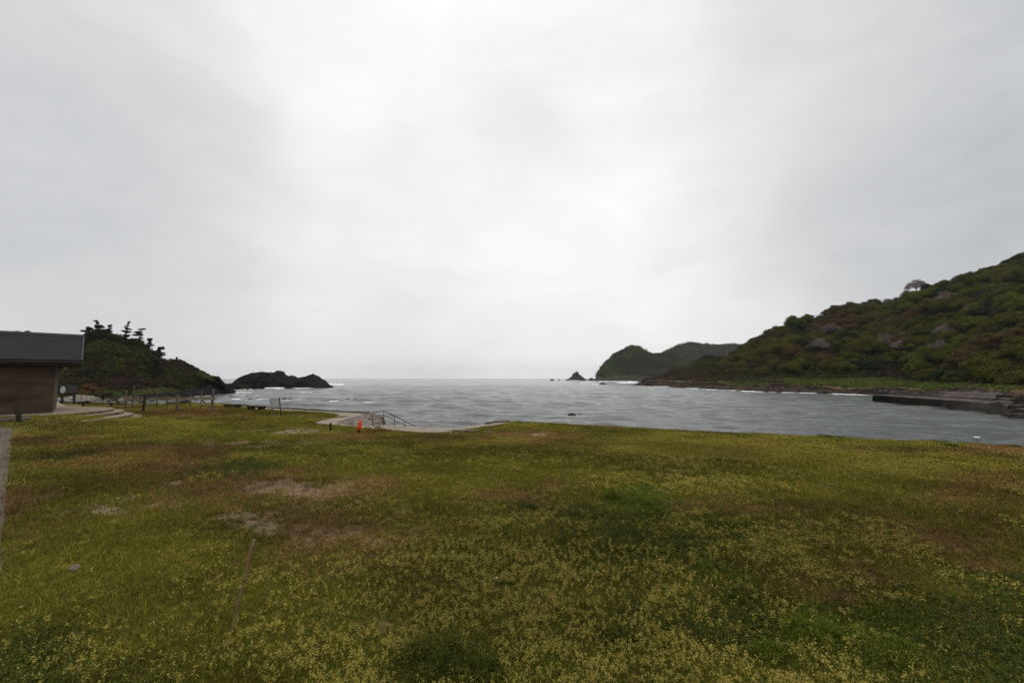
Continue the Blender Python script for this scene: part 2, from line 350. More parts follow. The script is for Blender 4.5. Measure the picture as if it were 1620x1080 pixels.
# ---------------------------------------------------------------- sea
def waves(X, Y, sp):
    r = np.random.default_rng(5); z = np.zeros_like(X)
    for k in range(46):
        L = 1.0 * (11 / 1.0) ** (k / 45); th = r.normal(0, .38) - .12; kx, ky = math.sin(th), -math.cos(th)
        amp = .0105 * L ** .72 * r.uniform(.6, 1.3); ph = r.uniform(0, 6.28)
        fade = sst(2.6, 5.5, L / sp)
        f = 2 * math.pi / L
        a = f * (X * kx + Y * ky) + ph
        z += amp * (np.sin(a) + .25 * np.sin(2 * a + .7)) * fade
    z *= .8 + .4 * fbm(X / 40, Y / 14, 91, 3)
    # long swells rolling in
    for (y0, x0, x1, h, w) in ((96, -55, 14, .55, 2.6), (112, -90, 20, .38, 3.2), (74, -30, 60, .12, 2.5), (133, -60, 70, .22, 4), (60, 10, 70, .10, 2), (165, -90, 60, .3, 5), (210, -150, 80, .4, 7), (290, -200, 100, .5, 9)):
        yy = y0 + 3.5 * (fbm(X / 22, X * 0 + y0, 95, 2) - .5)
        z += h * np.exp(-((Y - yy) / w) ** 2) * sst(x0 - 15, x0 + 10, X) * (1 - sst(x1 - 10, x1 + 15, X)) * (.5 + fbm(X / 9, Y / 9, 97, 2))
    return z
nc, nr = 1000, 860
th = np.linspace(R(-68), R(68), nc); rr = 30 * (6000 / 30) ** np.linspace(0, 1, nr)
Tm, Rm = np.meshgrid(th, rr); Xs, Ys = Rm * np.sin(Tm), Rm * np.cos(Tm)
sp = np.maximum(Rm * (R(136) / nc), Rm * math.log(6000 / 30) / nr)
Zs = SEA + waves(Xs, Ys, sp) * (1 - .0 * Rm)
Is = np.arange(nc * nr).reshape(nr, nc)
qs = np.stack([Is[:-1, :-1], Is[:-1, 1:], Is[1:, 1:], Is[1:, :-1]], -1).reshape(-1, 4)
m, t, b = material('sea_water', .16, .5)
b.inputs['IOR'].default_value = 1.33
geo = t.nodes.new('ShaderNodeNewGeometry')
nz = t.nodes.new('ShaderNodeTexNoise'); nz.inputs['Scale'].default_value = .012; nz.inputs['Detail'].default_value = 4; t.links.new(geo.outputs['Position'], nz.inputs['Vector'])
r = t.nodes.new('ShaderNodeValToRGB'); r.color_ramp.elements[0].position = .35; r.color_ramp.elements[0].color = (.062, .072, .068, 1); r.color_ramp.elements[1].position = .65; r.color_ramp.elements[1].color = (.085, .096, .090, 1)
t.links.new(nz.outputs[0], r.inputs[0]); t.links.new(r.outputs[0], b.inputs['Base Color'])
prev = None
for scale, st, dist, stretch in ((1.2, .9, .24, (.45, 2.0, 1)), (3.4, .8, .09, (.7, 1.9, 1))):
    mp = t.nodes.new('ShaderNodeMapping'); mp.inputs['Scale'].default_value = stretch; mp.inputs['Rotation'].default_value = (0, 0, R(12)); t.links.new(geo.outputs['Position'], mp.inputs[0])
    n = t.nodes.new('ShaderNodeTexNoise'); n.inputs['Scale'].default_value = scale; n.inputs['Detail'].default_value = 5; n.inputs['Roughness'].default_value = .6; t.links.new(mp.outputs[0], n.inputs['Vector'])
    bp = t.nodes.new('ShaderNodeBump'); bp.inputs['Strength'].default_value = st; bp.inputs['Distance'].default_value = dist
    t.links.new(n.outputs[0], bp.inputs['Height'])
    if prev: t.links.new(prev, bp.inputs['Normal'])
    prev = bp.outputs[0]
t.links.new(prev, b.inputs['Normal'])
tag(nmesh('sea', np.stack([Xs, Ys, Zs], -1).reshape(-1, 3), qs, m, smooth=True), kind='structure')

# foam: raised broken strips on the water  (px0, px1, py, thickness px, height m)
FO = [(357,407,621.3,1.3,.3),(340,362,619.3,1.0,.2),(364,383,632,1.1,.2),(400,430,633.4,1.4,.25),(444,466,634.4,1.2,.25),(466,490,633.2,.5,.1),(412,456,613.8,2.6,.6),(456,500,614.4,1.0,.3),(370,400,617.6,1.0,.3),(405,420,611.5,1.4,.4),(420,450,609.2,1,.4),(452,500,611.3,.8,.3),(498,556,608.8,1.9,.5),(388,415,617.4,1.2,.4),(452,512,613.2,1.1,.4),(515,535,606.8,.9,.4),
      (379,391,616.3,1.2,.3),(430,470,617,.8,.25),(300,340,628,.7,.2),(468,500,621,.5,.15),(356,372,611.5,1.6,.3),(358,368,608.2,1.6,.3),(518,539,635.3,1.1,.15),(573,600,638,1.5,.25),(600,618,639.2,.6,.15),(897,922,601.6,.8,.8),(955,1017,603.7,1.2,.7),(965,1020,606.1,1.3,.5),(985,1012,604.9,1.1,.5),(933,950,608.6,.9,.3),(942,968,603.2,.9,.5),
      (1012,1030,608.8,1.1,.3),(1030,1062,610.8,.8,.2),(1080,1110,(614.0,615.2),1.8,.3),(1095,1180,(615.6,618.6),.9,.25),(1165,1215,(618.8,620.2),1.5,.25),(1200,1310,(620.4,622.8),.7,.2),(1300,1384,(623.2,626),.9,.25),
      (1580,1599,652.6,2.2,.25),(1600,1640,655.7,1.5,.2),(1539,1553,693.0,1.0,.05),(640,692,609,.35,.3),(722,765,609,.3,.3),(822,858,605.2,.35,.3),(1076,1096,602,.5,.4),(250,275,630.3,.6,.2),(300,345,622.5,.8,.2),(352,400,626.3,.5,.15),(262,300,640.2,.9,.1)]
fv, ff, fc = [], [], []; base = 0
for (x0, x1, py, tp, hh) in FO:
    n = max(24, int((x1 - x0) * 3)); m_ = 9; seed = int(x0 * 7 + x1)
    us = np.linspace(0, 1, n); vs_ = np.linspace(-1, 1, m_)
    for iu, u in enumerate(us):
        px = x0 + (x1 - x0) * u; cyy = (py if not isinstance(py, tuple) else py[0] + (py[1] - py[0]) * u) + .35 * tp * (fbm(np.array(px / 9), np.array(seed * .1), 3, 2) - .5) * 2
        wpx = tp * (.55 + .9 * float(fbm(np.array(px / 5), np.array(seed * .3), 9, 3))) * min(1, 6 * u * (1 - u) + .1)
        for v in vs_:
            yy = max(cyy + v * wpx, 598.9); p = W(px, yy)
            prof = math.exp(-(v + .1) ** 2 * 3) * hh * (.4 + 1.1 * float(fbm(np.array(px / 3), np.array(seed * .7 + v), 19, 3)))
            fv.append((p.x, p.y, SEA + .12 + prof * .8)); fc.append((min(1, (1 - abs(v)) * 1.6) * min(1, 5 * u * (1 - u)) * (.55 + .7 * float(fbm(np.array(px / 4.), np.array(seed * .5), 29, 3))), 0, 0))
    I_ = base + np.arange(n * m_).reshape(n, m_); base += n * m_
    ff.append(np.stack([I_[:-1, :-1], I_[1:, :-1], I_[1:, 1:], I_[:-1, 1:]], -1).reshape(-1, 4))
m, t, b = material('sea_foam', .6, .3); b.inputs['Base Color'].default_value = (.78, .80, .80, 1)
a = t.nodes.new('ShaderNodeAttribute'); a.attribute_name = 'col'; s = t.nodes.new('ShaderNodeSeparateColor'); t.links.new(a.outputs['Color'], s.inputs[0])
g = t.nodes.new('ShaderNodeNewGeometry'); n = t.nodes.new('ShaderNodeTexNoise'); n.inputs['Scale'].default_value = 1.3; n.inputs['Detail'].default_value = 8; n.inputs['Roughness'].default_value = .75
t.links.new(g.outputs['Position'], n.inputs['Vector'])
ad = t.nodes.new('ShaderNodeMath'); ad.operation = 'ADD'; t.links.new(n.outputs[0], ad.inputs[0]); t.links.new(s.outputs[0], ad.inputs[1])
mr = t.nodes.new('ShaderNodeMapRange'); mr.inputs[1].default_value = .86; mr.inputs[2].default_value = 1.3; t.links.new(ad.outputs[0], mr.inputs[0]); t.links.new(mr.outputs[0], b.inputs['Alpha'])
tag(nmesh('sea_foam', np.array(fv), np.concatenate(ff), m, smooth=True, col=np.array(fc)), 'white foam of small breaking waves around the rocks and shore', 'foam', kind='stuff')

# ---------------------------------------------------------------- hills from control rows
def sheet(name, rows, x0, x1, nx, sub, mat, colf, amp, nfreq, seed, back=None, ampf=None, smooth=True, hf=None):
    """rows: list of control polylines [(px,py,depth)]; land surface through them, closed behind the last row"""
    xs = np.linspace(x0, x1, nx); ctrl = []
    for rw in rows:
        a = np.array(rw, float); py = np.interp(xs, a[:, 0], a[:, 1]); dp = np.interp(xs, a[:, 0], a[:, 2])
        u = xs - 810; v = 540 - py; k = dp / (F * CP - v * SP)
        ctrl.append(np.stack([u * k, dp, H + (F * SP + v * CP) * k], -1))
    if back:
        for (dd, dz) in back:
            c = ctrl[len(rows) - 1].copy(); dirn = c[:, :2] / np.linalg.norm(c[:, :2], axis=1, keepdims=True)
            c[:, :2] += dirn * dd; c[:, 2] = c[:, 2] * dz + SEA * 1.5 * (1 - dz); ctrl.append(c)
    out = []; tv = []
    for i in range(len(ctrl) - 1):
        s = sub[i] if i < len(sub) else 8
        for j in range(s):
            w = j / s; out.append(ctrl[i] * (1 - w) + ctrl[i + 1] * w); tv.append(i + w)
    out.append(ctrl[-1]); tv.append(len(ctrl) - 1)
    A = np.stack(out); tv = np.array(tv)
    n = fbm(A[..., 0] * nfreq, A[..., 1] * nfreq + A[..., 2] * nfreq * .8, seed, 6, .55) - .5
    am = amp * (ampf(A, tv) if ampf else 1.0)
    A[..., 2] += n * am; A[..., 1] -= n * am * .6
    if hf:
        h_ = (1 - np.abs(2 * fbm(A[..., 0] / hf[0], A[..., 1] / hf[0] + A[..., 2] / hf[0] * 1.3, seed + 50, 4, .6) - 1) - .5) * hf[1] * hf[2](A, tv, xs)
        A[..., 2] += h_; A[..., 1] -= h_ * .8
    I_ = np.arange(A.shape[0] * nx).reshape(A.shape[0], nx)
    q_ = np.stack([I_[:-1, :-1], I_[:-1, 1:], I_[1:, 1:], I_[1:, :-1]], -1).reshape(-1, 4)
    col = colf(A, tv[:, None] + 0 * A[..., 0])
    o = nmesh(name, A.reshape(-1, 3), q_, mat, smooth=smooth, col=col.reshape(-1, 3)); tag(o, kind='structure')
    return A, tv, o
def lerpc(a, b, w): return np.array(a) * (1 - w[..., None]) + np.array(b) * w[..., None]
def depz(lst, z): return [(x, y, float(G(x, y, z).y)) for x, y in lst]

# --- right wooded hill, meadow and rocky bank
wl = depz([(1012, 609), (1040, 610), (1080, 612.5), (1120, 615), (1180, 618), (1250, 620.3), (1300, 621.7), (1380, 624.2), (1450, 625), (1500, 630), (1550, 641), (1590, 653), (1620, 657), (1800, 668), (2300, 700)], SEA)
dw = lambda x: float(np.interp(x, [a[0] for a in wl], [a[2] for a in wl]))
low = [(x, y + 2.2, d * .96) for x, y, d in wl]
bank = [(x, y, dw(x) + e) for x, y, e in [(1012, 607.5, 3), (1040, 602, 8), (1060, 604.5, 10), (1120, 608.3, 10), (1180, 609.5, 12), (1250, 611.3, 12), (1300, 612.5, 12), (1380, 614.8, 12), (1450, 617.5, 12), (1500, 620, 16), (1550, 622, 26), (1600, 624, 32), (1620, 624, 34), (1800, 632, 36), (2300, 655, 36)]]
mead = [(x, y, d) for x, y, d in [(1012, 606.5, 372), (1040, 598, 372), (1062, 594, 345), (1090, 597, 320), (1120, 601, 290), (1170, 601, 262), (1250, 598, 240), (1400, 598, 215), (1450, 600, 190), (1540, 606, 150), (1620, 611, 125), (1800, 620, 115), (2300, 640, 110)]]
ridge = [(x, y, d) for x, y, d in [(1012, 606, 376), (1040, 599, 378), (1062, 590, 375), (1090, 577, 380), (1110, 571, 385), (1130, 570, 385), (1150, 568, 380), (1165, 556, 375), (1180, 547, 372), (1200, 532, 370), (1220, 522, 368), (1250, 513, 366), (1290, 506, 365), (1330, 490, 362), (1360, 484, 360), (1410, 477, 355), (1440, 466, 350), (1500, 450, 345), (1560, 429, 335), (1620, 405, 325), (1750, 362, 310), (1900, 360, 300), (2300, 380, 300)]]
def col_right(A, tv):
    n = fbm(A[..., 0] / 7, A[..., 1] / 7, 7, 4, .6); n2 = fbm(A[..., 0] / 2.2, A[..., 1] / 2.2, 17, 4, .6)
    rock = lerpc((.014, .010, .008), (.065, .045, .032), sst(.35, .75, n2))
    grass = lerpc((.06, .09, .012), (.14, .16, .026), sst(.35, .65, n))
    dry = lerpc((.10, .07, .03), (.17, .13, .06), n2)
    under = lerpc((.022, .024, .010), (.05, .042, .02), n)
    c = rock
    w = sst(1.85, 2.1, tv + .3 * (n - .5)); c = c * (1 - w[..., None]) + dry * w[..., None]
    w = sst(2.15, 2.35, tv + .5 * (n2 - .5)); c = c * (1 - w[..., None]) + grass * w[..., None]
    w = sst(2.85, 3.02, tv + .2 * (n - .5)); c = c * (1 - w[..., None]) + under * w[..., None]
    spur = 1 - sst(215, 250, A[..., 0] * 0 + 810 + F * A[..., 0] / A[..., 1] - 900)
    sp_c = lerpc((.05, .05, .02), (.16, .115, .06), sst(.35, .7, n2 * .6 + n * .4))
    w = spur * sst(2.0, 2.4, tv); c = c * (1 - w[..., None]) + sp_c * w[..., None]
    return c
def ampf_r(A, tv):
    t_ = tv[:, None] + 0 * A[..., 0]
    return np.where(t_ < 2.1, .55 * sst(.2, 1.2, t_), np.where(t_ < 3, .12, 1.0 * sst(3, 3.2, t_)) + .12) * np.where(t_ > 3.9, 1.2, 1)
AR, tR, hillR = sheet('right_hill', [low, wl, bank, mead, ridge], 1012, 2300, 620, [4, 16, 14, 46, 10, 6], M_land, col_right, 9.0, 1 / 22, 101, back=[(60, .85), (220, .0)], ampf=ampf_r, hf=(3.2, 2.0, lambda A, tv, xs: (sst(.8, 1.2, tv) * (1 - sst(2.0, 2.5, tv)))[:, None] + 0 * xs[None, :]))

# --- far headland
def ring_col(c0, c1, c2):
    def f(A, tv):
        n = fbm(A[..., 0] / 26, A[..., 1] / 26 + A[..., 2] / 20, 7, 5, .6); n2 = fbm(A[..., 0] / 8, A[..., 2] / 8, 27, 4, .6)
        c = lerpc(c0, c1, sst(.38, .62, n)); w = sst(.55, .75, n2) * .7; c = c * (1 - w[..., None]) + np.array(c2) * w[..., None]
        w = 1 - sst(SEA + 2, SEA + 14, A[..., 2] + 8 * (n2 - .5)); return c * (1 - w[..., None]) + np.array((.05, .036, .028)) * w[..., None]
    return f
sil = [(938, 603), (943, 598), (950, 584), (957, 575), (966, 568), (972, 561), (983, 557), (993, 551.5), (1000, 549.5), (1008, 550), (1016, 554), (1024, 559), (1032, 561), (1045, 560), (1060, 561), (1100, 580), (1200, 600)]
AH, tH, hillH = sheet('headland', [[(900, 606, 900), (1200, 606, 900)], [(900, 602.3, 960), (1200, 602.3, 960)], [(a, (b + 600) / 2 + (3 if a < 990 else 6), 1010 + abs(a - 1000) * .3) for a, b in sil], [(a, b, 1100) for a, b in sil]], 936, 1200, 240, [4, 18, 26, 8, 6], M_land,
                      ring_col((.05, .058, .024), (.085, .082, .038), (.07, .055, .04)), 22, 1 / 70, 131, back=[(60, .8), (200, 0)], ampf=lambda A, tv: (sst(1, 1.6, tv))[:, None] * np.ones(A.shape[1]))
sil2 = [(1010, 575), (1030, 565), (1045, 560), (1060, 553), (1070, 547), (1080, 543.5), (1092, 542.5), (1110, 544.5), (1125, 545), (1140, 547.5), (1155, 546.5), (1170, 547), (1190, 549), (1220, 550), (1300, 560)]
AH2, tH2, hillH2 = sheet('far_hill', [[(1000, 603, 1180), (1300, 603, 1180)], [(a, (b + 600) / 2 + 4, 1260) for a, b in sil2], [(a, b, 1400) for a, b in sil2]], 1005, 1300, 260, [18, 26, 8, 6], M_land,
                        ring_col((.055, .05, .034), (.095, .075, .06), (.06, .062, .035)), 24, 1 / 80, 151, back=[(80, .8), (300, 0)], ampf=lambda A, tv: (sst(0, .6, tv))[:, None] * np.ones(A.shape[1]))

# --- left hill
wlL = depz([(-500, 638), (110, 637.5), (150, 638), (200, 637.3), (232, 636), (262, 633), (285, 629.5), (330, 624.5), (350, 623), (360, 622.5)], SEA)
dl = lambda x: float(np.interp(x, [a[0] for a in wlL], [a[2] for a in wlL]))
lowL = [(x, y + 2, d * .97) for x, y, d in wlL]
bL = [(x, y, dl(x) + e) for x, y, e in [(-500, 630, 10), (110, 629, 12), (200, 629.5, 12), (262, 628, 12), (300, 622, 8), (330, 615, 6), (350, 612, 4), (360, 621, 2)]]
cL = [(x, y, d) for x, y, d in [(-500, 618, 125), (60, 619, 124), (128, 617, 125), (160, 618, 128), (200, 619, 130), (240, 616, 132), (270, 610, 138), (300, 605, 148), (330, 606, 158), (350, 607, 163), (360, 621, 163)]]
mL = [(x, y, d) for x, y, d in [(-500, 580, 145), (60, 570, 146), (128, 566, 148), (160, 562, 148), (200, 568, 150), (240, 580, 152), (262, 588, 153), (283, 582, 155), (300, 596, 160), (330, 600, 166), (350, 604, 168), (360, 621, 168)]]
rL = [(x, y, d) for x, y, d in [(-500, 560, 172), (0, 548, 172), (60, 545, 172), (118, 540, 172), (130, 534, 172), (140, 529, 172), (150, 526, 172), (165, 527, 172), (180, 532, 172), (195, 538, 172), (207, 542, 172), (222, 548, 172), (235, 557, 172), (245, 567, 172), (253, 574, 172), (262, 576, 172), (272, 575, 172), (280, 572, 170), (286, 570, 170), (292, 573, 170), (298, 581, 170), (304, 589, 170), (318, 591, 172), (330, 596, 172), (338, 601, 172), (343, 603, 172), (350, 602, 172), (355, 608, 172), (360, 620, 172)]]
def col_left(A, tv):
    n = fbm(A[..., 0] / 9, A[..., 2] / 7 + A[..., 1] / 9, 7, 5, .6); n2 = fbm(A[..., 0] / 2.4, A[..., 2] / 2.4, 27, 4, .65)
    veg = lerpc((.030, .042, .012), (.065, .062, .022), sst(.35, .65, n2)); veg = lerpc(veg, (.04, .024, .016), sst(.55, .7, n) * .8) if False else veg * (1 - (sst(.5, .68, n) * .7)[..., None]) + np.array((.055, .036, .022)) * (sst(.5, .68, n) * .7)[..., None]
    rock = lerpc((.012, .010, .009), (.045, .033, .027), sst(.35, .75, n2))
    pxx = 810 + F * A[..., 0] / A[..., 1]
    w = np.clip(1 - sst(1.9, 2.5, tv + .6 * (n - .5)) + sst(318, 350, pxx + 30 * (n - .5)) + (sst(270, 278, pxx) * (1 - sst(296, 302, pxx))) * sst(3.2, 3.8, tv) * 1.2, 0, 1)
    c = veg * (1 - w[..., None]) + rock * w[..., None]
    beach = lerpc((.09, .085, .05), (.20, .17, .13), n2); w = (1 - sst(1.7, 2.0, tv)) * (1 - sst(225, 262, pxx)); c = c * (1 - w[..., None]) + beach * w[..., None]
    g = (sst(1.75, 1.95, tv) * (1 - sst(2.1, 2.5, tv))) * (1 - sst(120, 160, pxx)); return c * (1 - g[..., None]) + np.array((.06, .09, .02)) * g[..., None]
AL, tL, hillL = sheet('left_hill', [lowL, wlL, bL, cL, mL, rL], -500, 360, 620, [3, 12, 14, 26, 26, 8, 6], M_land, col_left, 5.0, 1 / 13, 171, back=[(20, .8), (70, 0)],
                      ampf=lambda A, tv: (.15 + .85 * sst(1.9, 2.6, tv))[:, None] * (1 - .75 * sst(325, 350, np.linspace(-500, 360, A.shape[1])))[None, :],
                      hf=(3.0, 3.2, lambda A, tv, xs: sst(285, 310, xs)[None, :] * (sst(1.0, 1.6, tv) * (1 - sst(4.8, 5.2, tv) * .6))[:, None] + .35 * (sst(1.7, 2.2, tv))[:, None]))

# ---------------------------------------------------------------- leaf-card helpers
def cards(C_, N_, S_, col, aspect=1.0, jit=.6):
    """one small bent quad per centre; N_ outward normals, S_ sizes"""
    n = len(C_); N_ = N_ + rng.normal(0, jit, (n, 3)); N_ /= np.linalg.norm(N_, axis=1, keepdims=True) + 1e-9
    a = rng.normal(0, 1, (n, 3)); a -= (a * N_).sum(1, keepdims=True) * N_; a /= np.linalg.norm(a, axis=1, keepdims=True) + 1e-9
    b_ = np.cross(N_, a); s = S_[:, None]
    V_ = np.stack([C_ - a * s, C_ + b_ * s * aspect * .55, C_ + a * s, C_ - b_ * s * aspect * .55], 1).reshape(-1, 3)
    return V_, np.arange(4 * n).reshape(n, 4), np.repeat(col, 4, 0)

def crown(seed, rx, rz, cz, nl, ncard, size, cA, cB, flat=.7, gap=.0, lob=(.30, .46)):
    """crown built of leaf clusters (lobes) spread over a dome; each lobe is a shell of leaf-sized faces"""
    g = np.random.default_rng(seed); Cs, Ns, Ss, Cl = [], [], [], []
    for i in range(nl):
        th = 2.39996 * i + g.uniform(-.4, .4); f = math.sqrt((i + .5) / nl)
        x, y = rx * .78 * f * math.cos(th), rx * .78 * f * math.sin(th); z = cz + rz * (math.sqrt(max(0, 1 - (f * .95) ** 2)) * g.uniform(.55, 1.1) - .25)
        lr = rx * g.uniform(*lob); n = int(ncard / nl)
        d = g.normal(0, 1, (n, 3)); d[:, 2] = np.abs(d[:, 2]) * 1.1 - .35; d /= np.linalg.norm(d, axis=1, keepdims=True)
        rad = lr * (1 - .45 * g.random(n) ** 2)
        ph = g.uniform(0, 6, 6); bum = 1 + .22 * np.sin(5 * d[:, 0] + ph[0]) * np.sin(5 * d[:, 1] + ph[1]) + .15 * np.sin(11 * d[:, 2] + ph[2] + 6 * d[:, 0])
        c = np.array([x, y, z]) + d * (rad * bum)[:, None] * np.array([1, 1, flat])
        keep = g.random(n) > gap
        tone = g.uniform(0, 1); w = np.clip(tone * .6 + .4 * g.random(n), 0, 1)
        Cs.append(c[keep]); Ns.append(d[keep]); Ss.append(size * g.uniform(.6, 1.35, keep.sum())); Cl.append((np.array(cA) * (1 - w[:, None]) + np.array(cB) * w[:, None])[keep])
    return np.concatenate(Cs), np.concatenate(Ns), np.concatenate(Ss), np.concatenate(Cl)
def trunk_bm(seed, h, r, nl, rx, cz, rz):
    g = random.Random(seed); bm = bmesh.new(); top = Vector((g.uniform(-.4, .4), g.uniform(-.4, .4), h * .55))
    tube(bm, [(0, 0, -2.0), (0, 0, 0), tuple(top * .5), tuple(top)], [r * 1.25, r, r * .8, r * .62], 7)
    for i in range(nl):
        th = 6.283 * i / nl + g.uniform(-.4, .4); e = Vector((math.cos(th) * rx * .6, math.sin(th) * rx * .6, cz + rz * g.uniform(.05, .45)))
        st = top * g.uniform(.7, 1); mid = st.lerp(e, .5) + Vector((0, 0, g.uniform(.2, .7)))
        tube(bm, [tuple(st), tuple(mid), tuple(e)], [r * .5, r * .3, r * .1], 5)
    return bm
TREEKINDS = {  # name: (colour a, colour b, label words, gap)
    'olive': ((.050, .052, .009), (.11, .105, .015), 'olive broadleaf tree'),
    'fresh': ((.058, .064, .008), (.115, .122, .014), 'yellow-green tree'),
    'brown': ((.060, .044, .018), (.120, .085, .030), 'brownish tree'),
    'bare': ((.045, .034, .026), (.085, .065, .050), 'half-bare tree'),
    'dark': ((.018, .030, .010), (.035, .050, .016), 'dark evergreen'),
    'blossom': ((.13, .095, .085), (.24, .185, .17), 'pinkish blossoming tree')}
PROTO = {}
for ki, (kn, (ca, cb, _)) in enumerate(TREEKINDS.items()):
    for s in range(3 if kn in ('olive', 'fresh', 'brown') else 2):
        rx, rz, cz = (6.6, 6.4, 3.6); gap = .45 if kn in ('bare', 'blossom') else .0
        c, n, ss, cl = crown(100 + ki * 10 + s, rx, rz, cz, 17 + 3 * s, 4200 if gap == 0 else 3600, .40 if gap == 0 else .30, ca, cb, .78 + .1 * s, gap, (.26, .44))
        PROTO[(kn, s)] = ((c, n, ss, cl), trunk_bm(ki * 7 + s, 7.5, .38, 6, rx, cz, rz))
mesh_cache = {}
def proto_meshes(k):
    if k not in mesh_cache:
        (c, n, ss, cl), tb = PROTO[k]; V_, F_, C_ = cards(c, n, ss, cl, 1.3, .45)
        co = nmesh('crown', V_, F_, M_leaf, col=C_); to = bobj('trunk', tb, M_bark)
        mesh_cache[k] = (co, to, False); return co, to
    co, to, _ = mesh_cache[k]; c2, t2 = co.copy(), to.copy(); link(c2); link(t2); return c2, t2
def put_tree(kind, s, loc, scale, rz, label, group, sz=None, name='broadleaf_tree'):
    root = empty(name, loc, rz); root.scale = (scale, scale, sz or scale); tag(root, label, 'tree', group)
    co, to = proto_meshes((kind, s)); co.parent = root; to.parent = root; return root

# trees of the right hill, on the slope between the meadow and the ridge
nrow0 = int(np.argmax(tR >= 3)); nrow1 = int(np.argmax(tR >= 4))
xsR = np.linspace(1012, 2300, 620)
g = np.random.default_rng(77)
def band(t_):
    return 'at the wooded hill foot' if t_ < .2 else 'on the lower slope' if t_ < .42 else 'halfway up the slope' if t_ < .65 else 'on the upper slope' if t_ < .88 else 'along the hill crest'
rank = {}
def bandlabel(kind, px, t_):
    k = (kind, band(t_)); rank[k] = rank.get(k, 0) + 1; n = rank[k]
    o = {1: 'leftmost'}.get(n, f"{n}{'nd' if n % 10 == 2 and n != 12 else 'rd' if n % 10 == 3 and n != 13 else 'st' if n % 10 == 1 and n != 11 else 'th'} from the left")
    return f"{TREEKINDS[kind][2]} {band(t_)}, {o} of its colour"
placed = []; tries = 0
while len(placed) < 275 and tries < 60000:
    tries += 1
    px = g.uniform(1148, 1665); t_ = g.random()
    ci = int(np.interp(px, xsR, np.arange(620))); ri = nrow0 + int((nrow1 - nrow0) * t_); p = AR[ri, ci]
    sx_, sy_ = 810 + F * p[0] / p[1], 598 - F * (p[2] - H) / p[1]
    if px < 1200 and t_ < .1: continue
    if 1200 < px < 1440 and t_ < .05: continue
    mind = 5.9 + 2.4 * (p[1] / 300)
    if any((p[0] - a[0]) ** 2 + (p[1] - a[1]) ** 2 + (p[2] - a[2]) ** 2 < mind ** 2 * 1.15 for a, *_ in placed): continue
    placed.append((p.copy(), px, t_))
placed.sort(key=lambda a: a[1])
for (p, px, t_) in placed:
    u = g.random(); nn = float(fbm(np.array(p[0] / 35), np.array(p[1] / 35 + p[2] / 25), 211, 3))
    if t_ > .9: kind = 'dark' if u < .3 else 'bare' if u < .45 else 'brown' if u < .7 else 'olive'
    else:
        v_ = nn + g.normal(0, .12)
        kind = 'brown' if v_ < .33 else 'bare' if v_ < .37 else 'olive' if v_ < .57 else 'fresh' if v_ < .68 else 'dark' if v_ < .72 else 'olive'
        if u < .045: kind = 'blossom'
    s = int(g.integers(0, 3 if kind in ('olive', 'fresh', 'brown') else 2)); scl = g.uniform(.75, 1.15) * (.62 + .38 * min(1, p[1] / 300))
    if t_ > .88: scl *= .72
    if px < 1215: scl *= .78
    put_tree(kind, s, (p[0], p[1], p[2] - 1.2), scl, g.uniform(0, 6.28), bandlabel(kind, px, t_), 'trees covering the wooded hill', sz=scl * g.uniform(.8, 1.05))
def ridge_pt(px, A, xs, row):
    return A[row, int(np.interp(px, xs, np.arange(len(xs))))]
# the ones that stand clear against the sky
for (px, sc_, kind, lab, sq, dz) in [(1449, 1.15, 'blossom', 'round pinkish tree standing clear against the sky on the ridge', .95, 1.5), (1322, .80, 'dark', 'dark flat-topped pine on the ridge left of the other dark crowns', .7, 1.0), (1372, .95, 'dark', 'wide dark flat pine crown on the ridge left of the pinkish tree', .5, .5),
                             (1268, .68, 'dark', 'small dark flat crown on the low end of the ridge', .5, .5), (1520, .85, 'dark', 'dark spreading crown on the ridge right of the pinkish tree', .55, .6), (1226, .5, 'blossom', 'pale blossoming tree on the seaward brow of the hill', .7, 0)]:
    p = ridge_pt(px, AR, xsR, nrow1); put_tree(kind, 0, (p[0], p[1] - 1, p[2] - 1 + dz), sc_, 1.0, lab, None, sz=sc_ * sq)

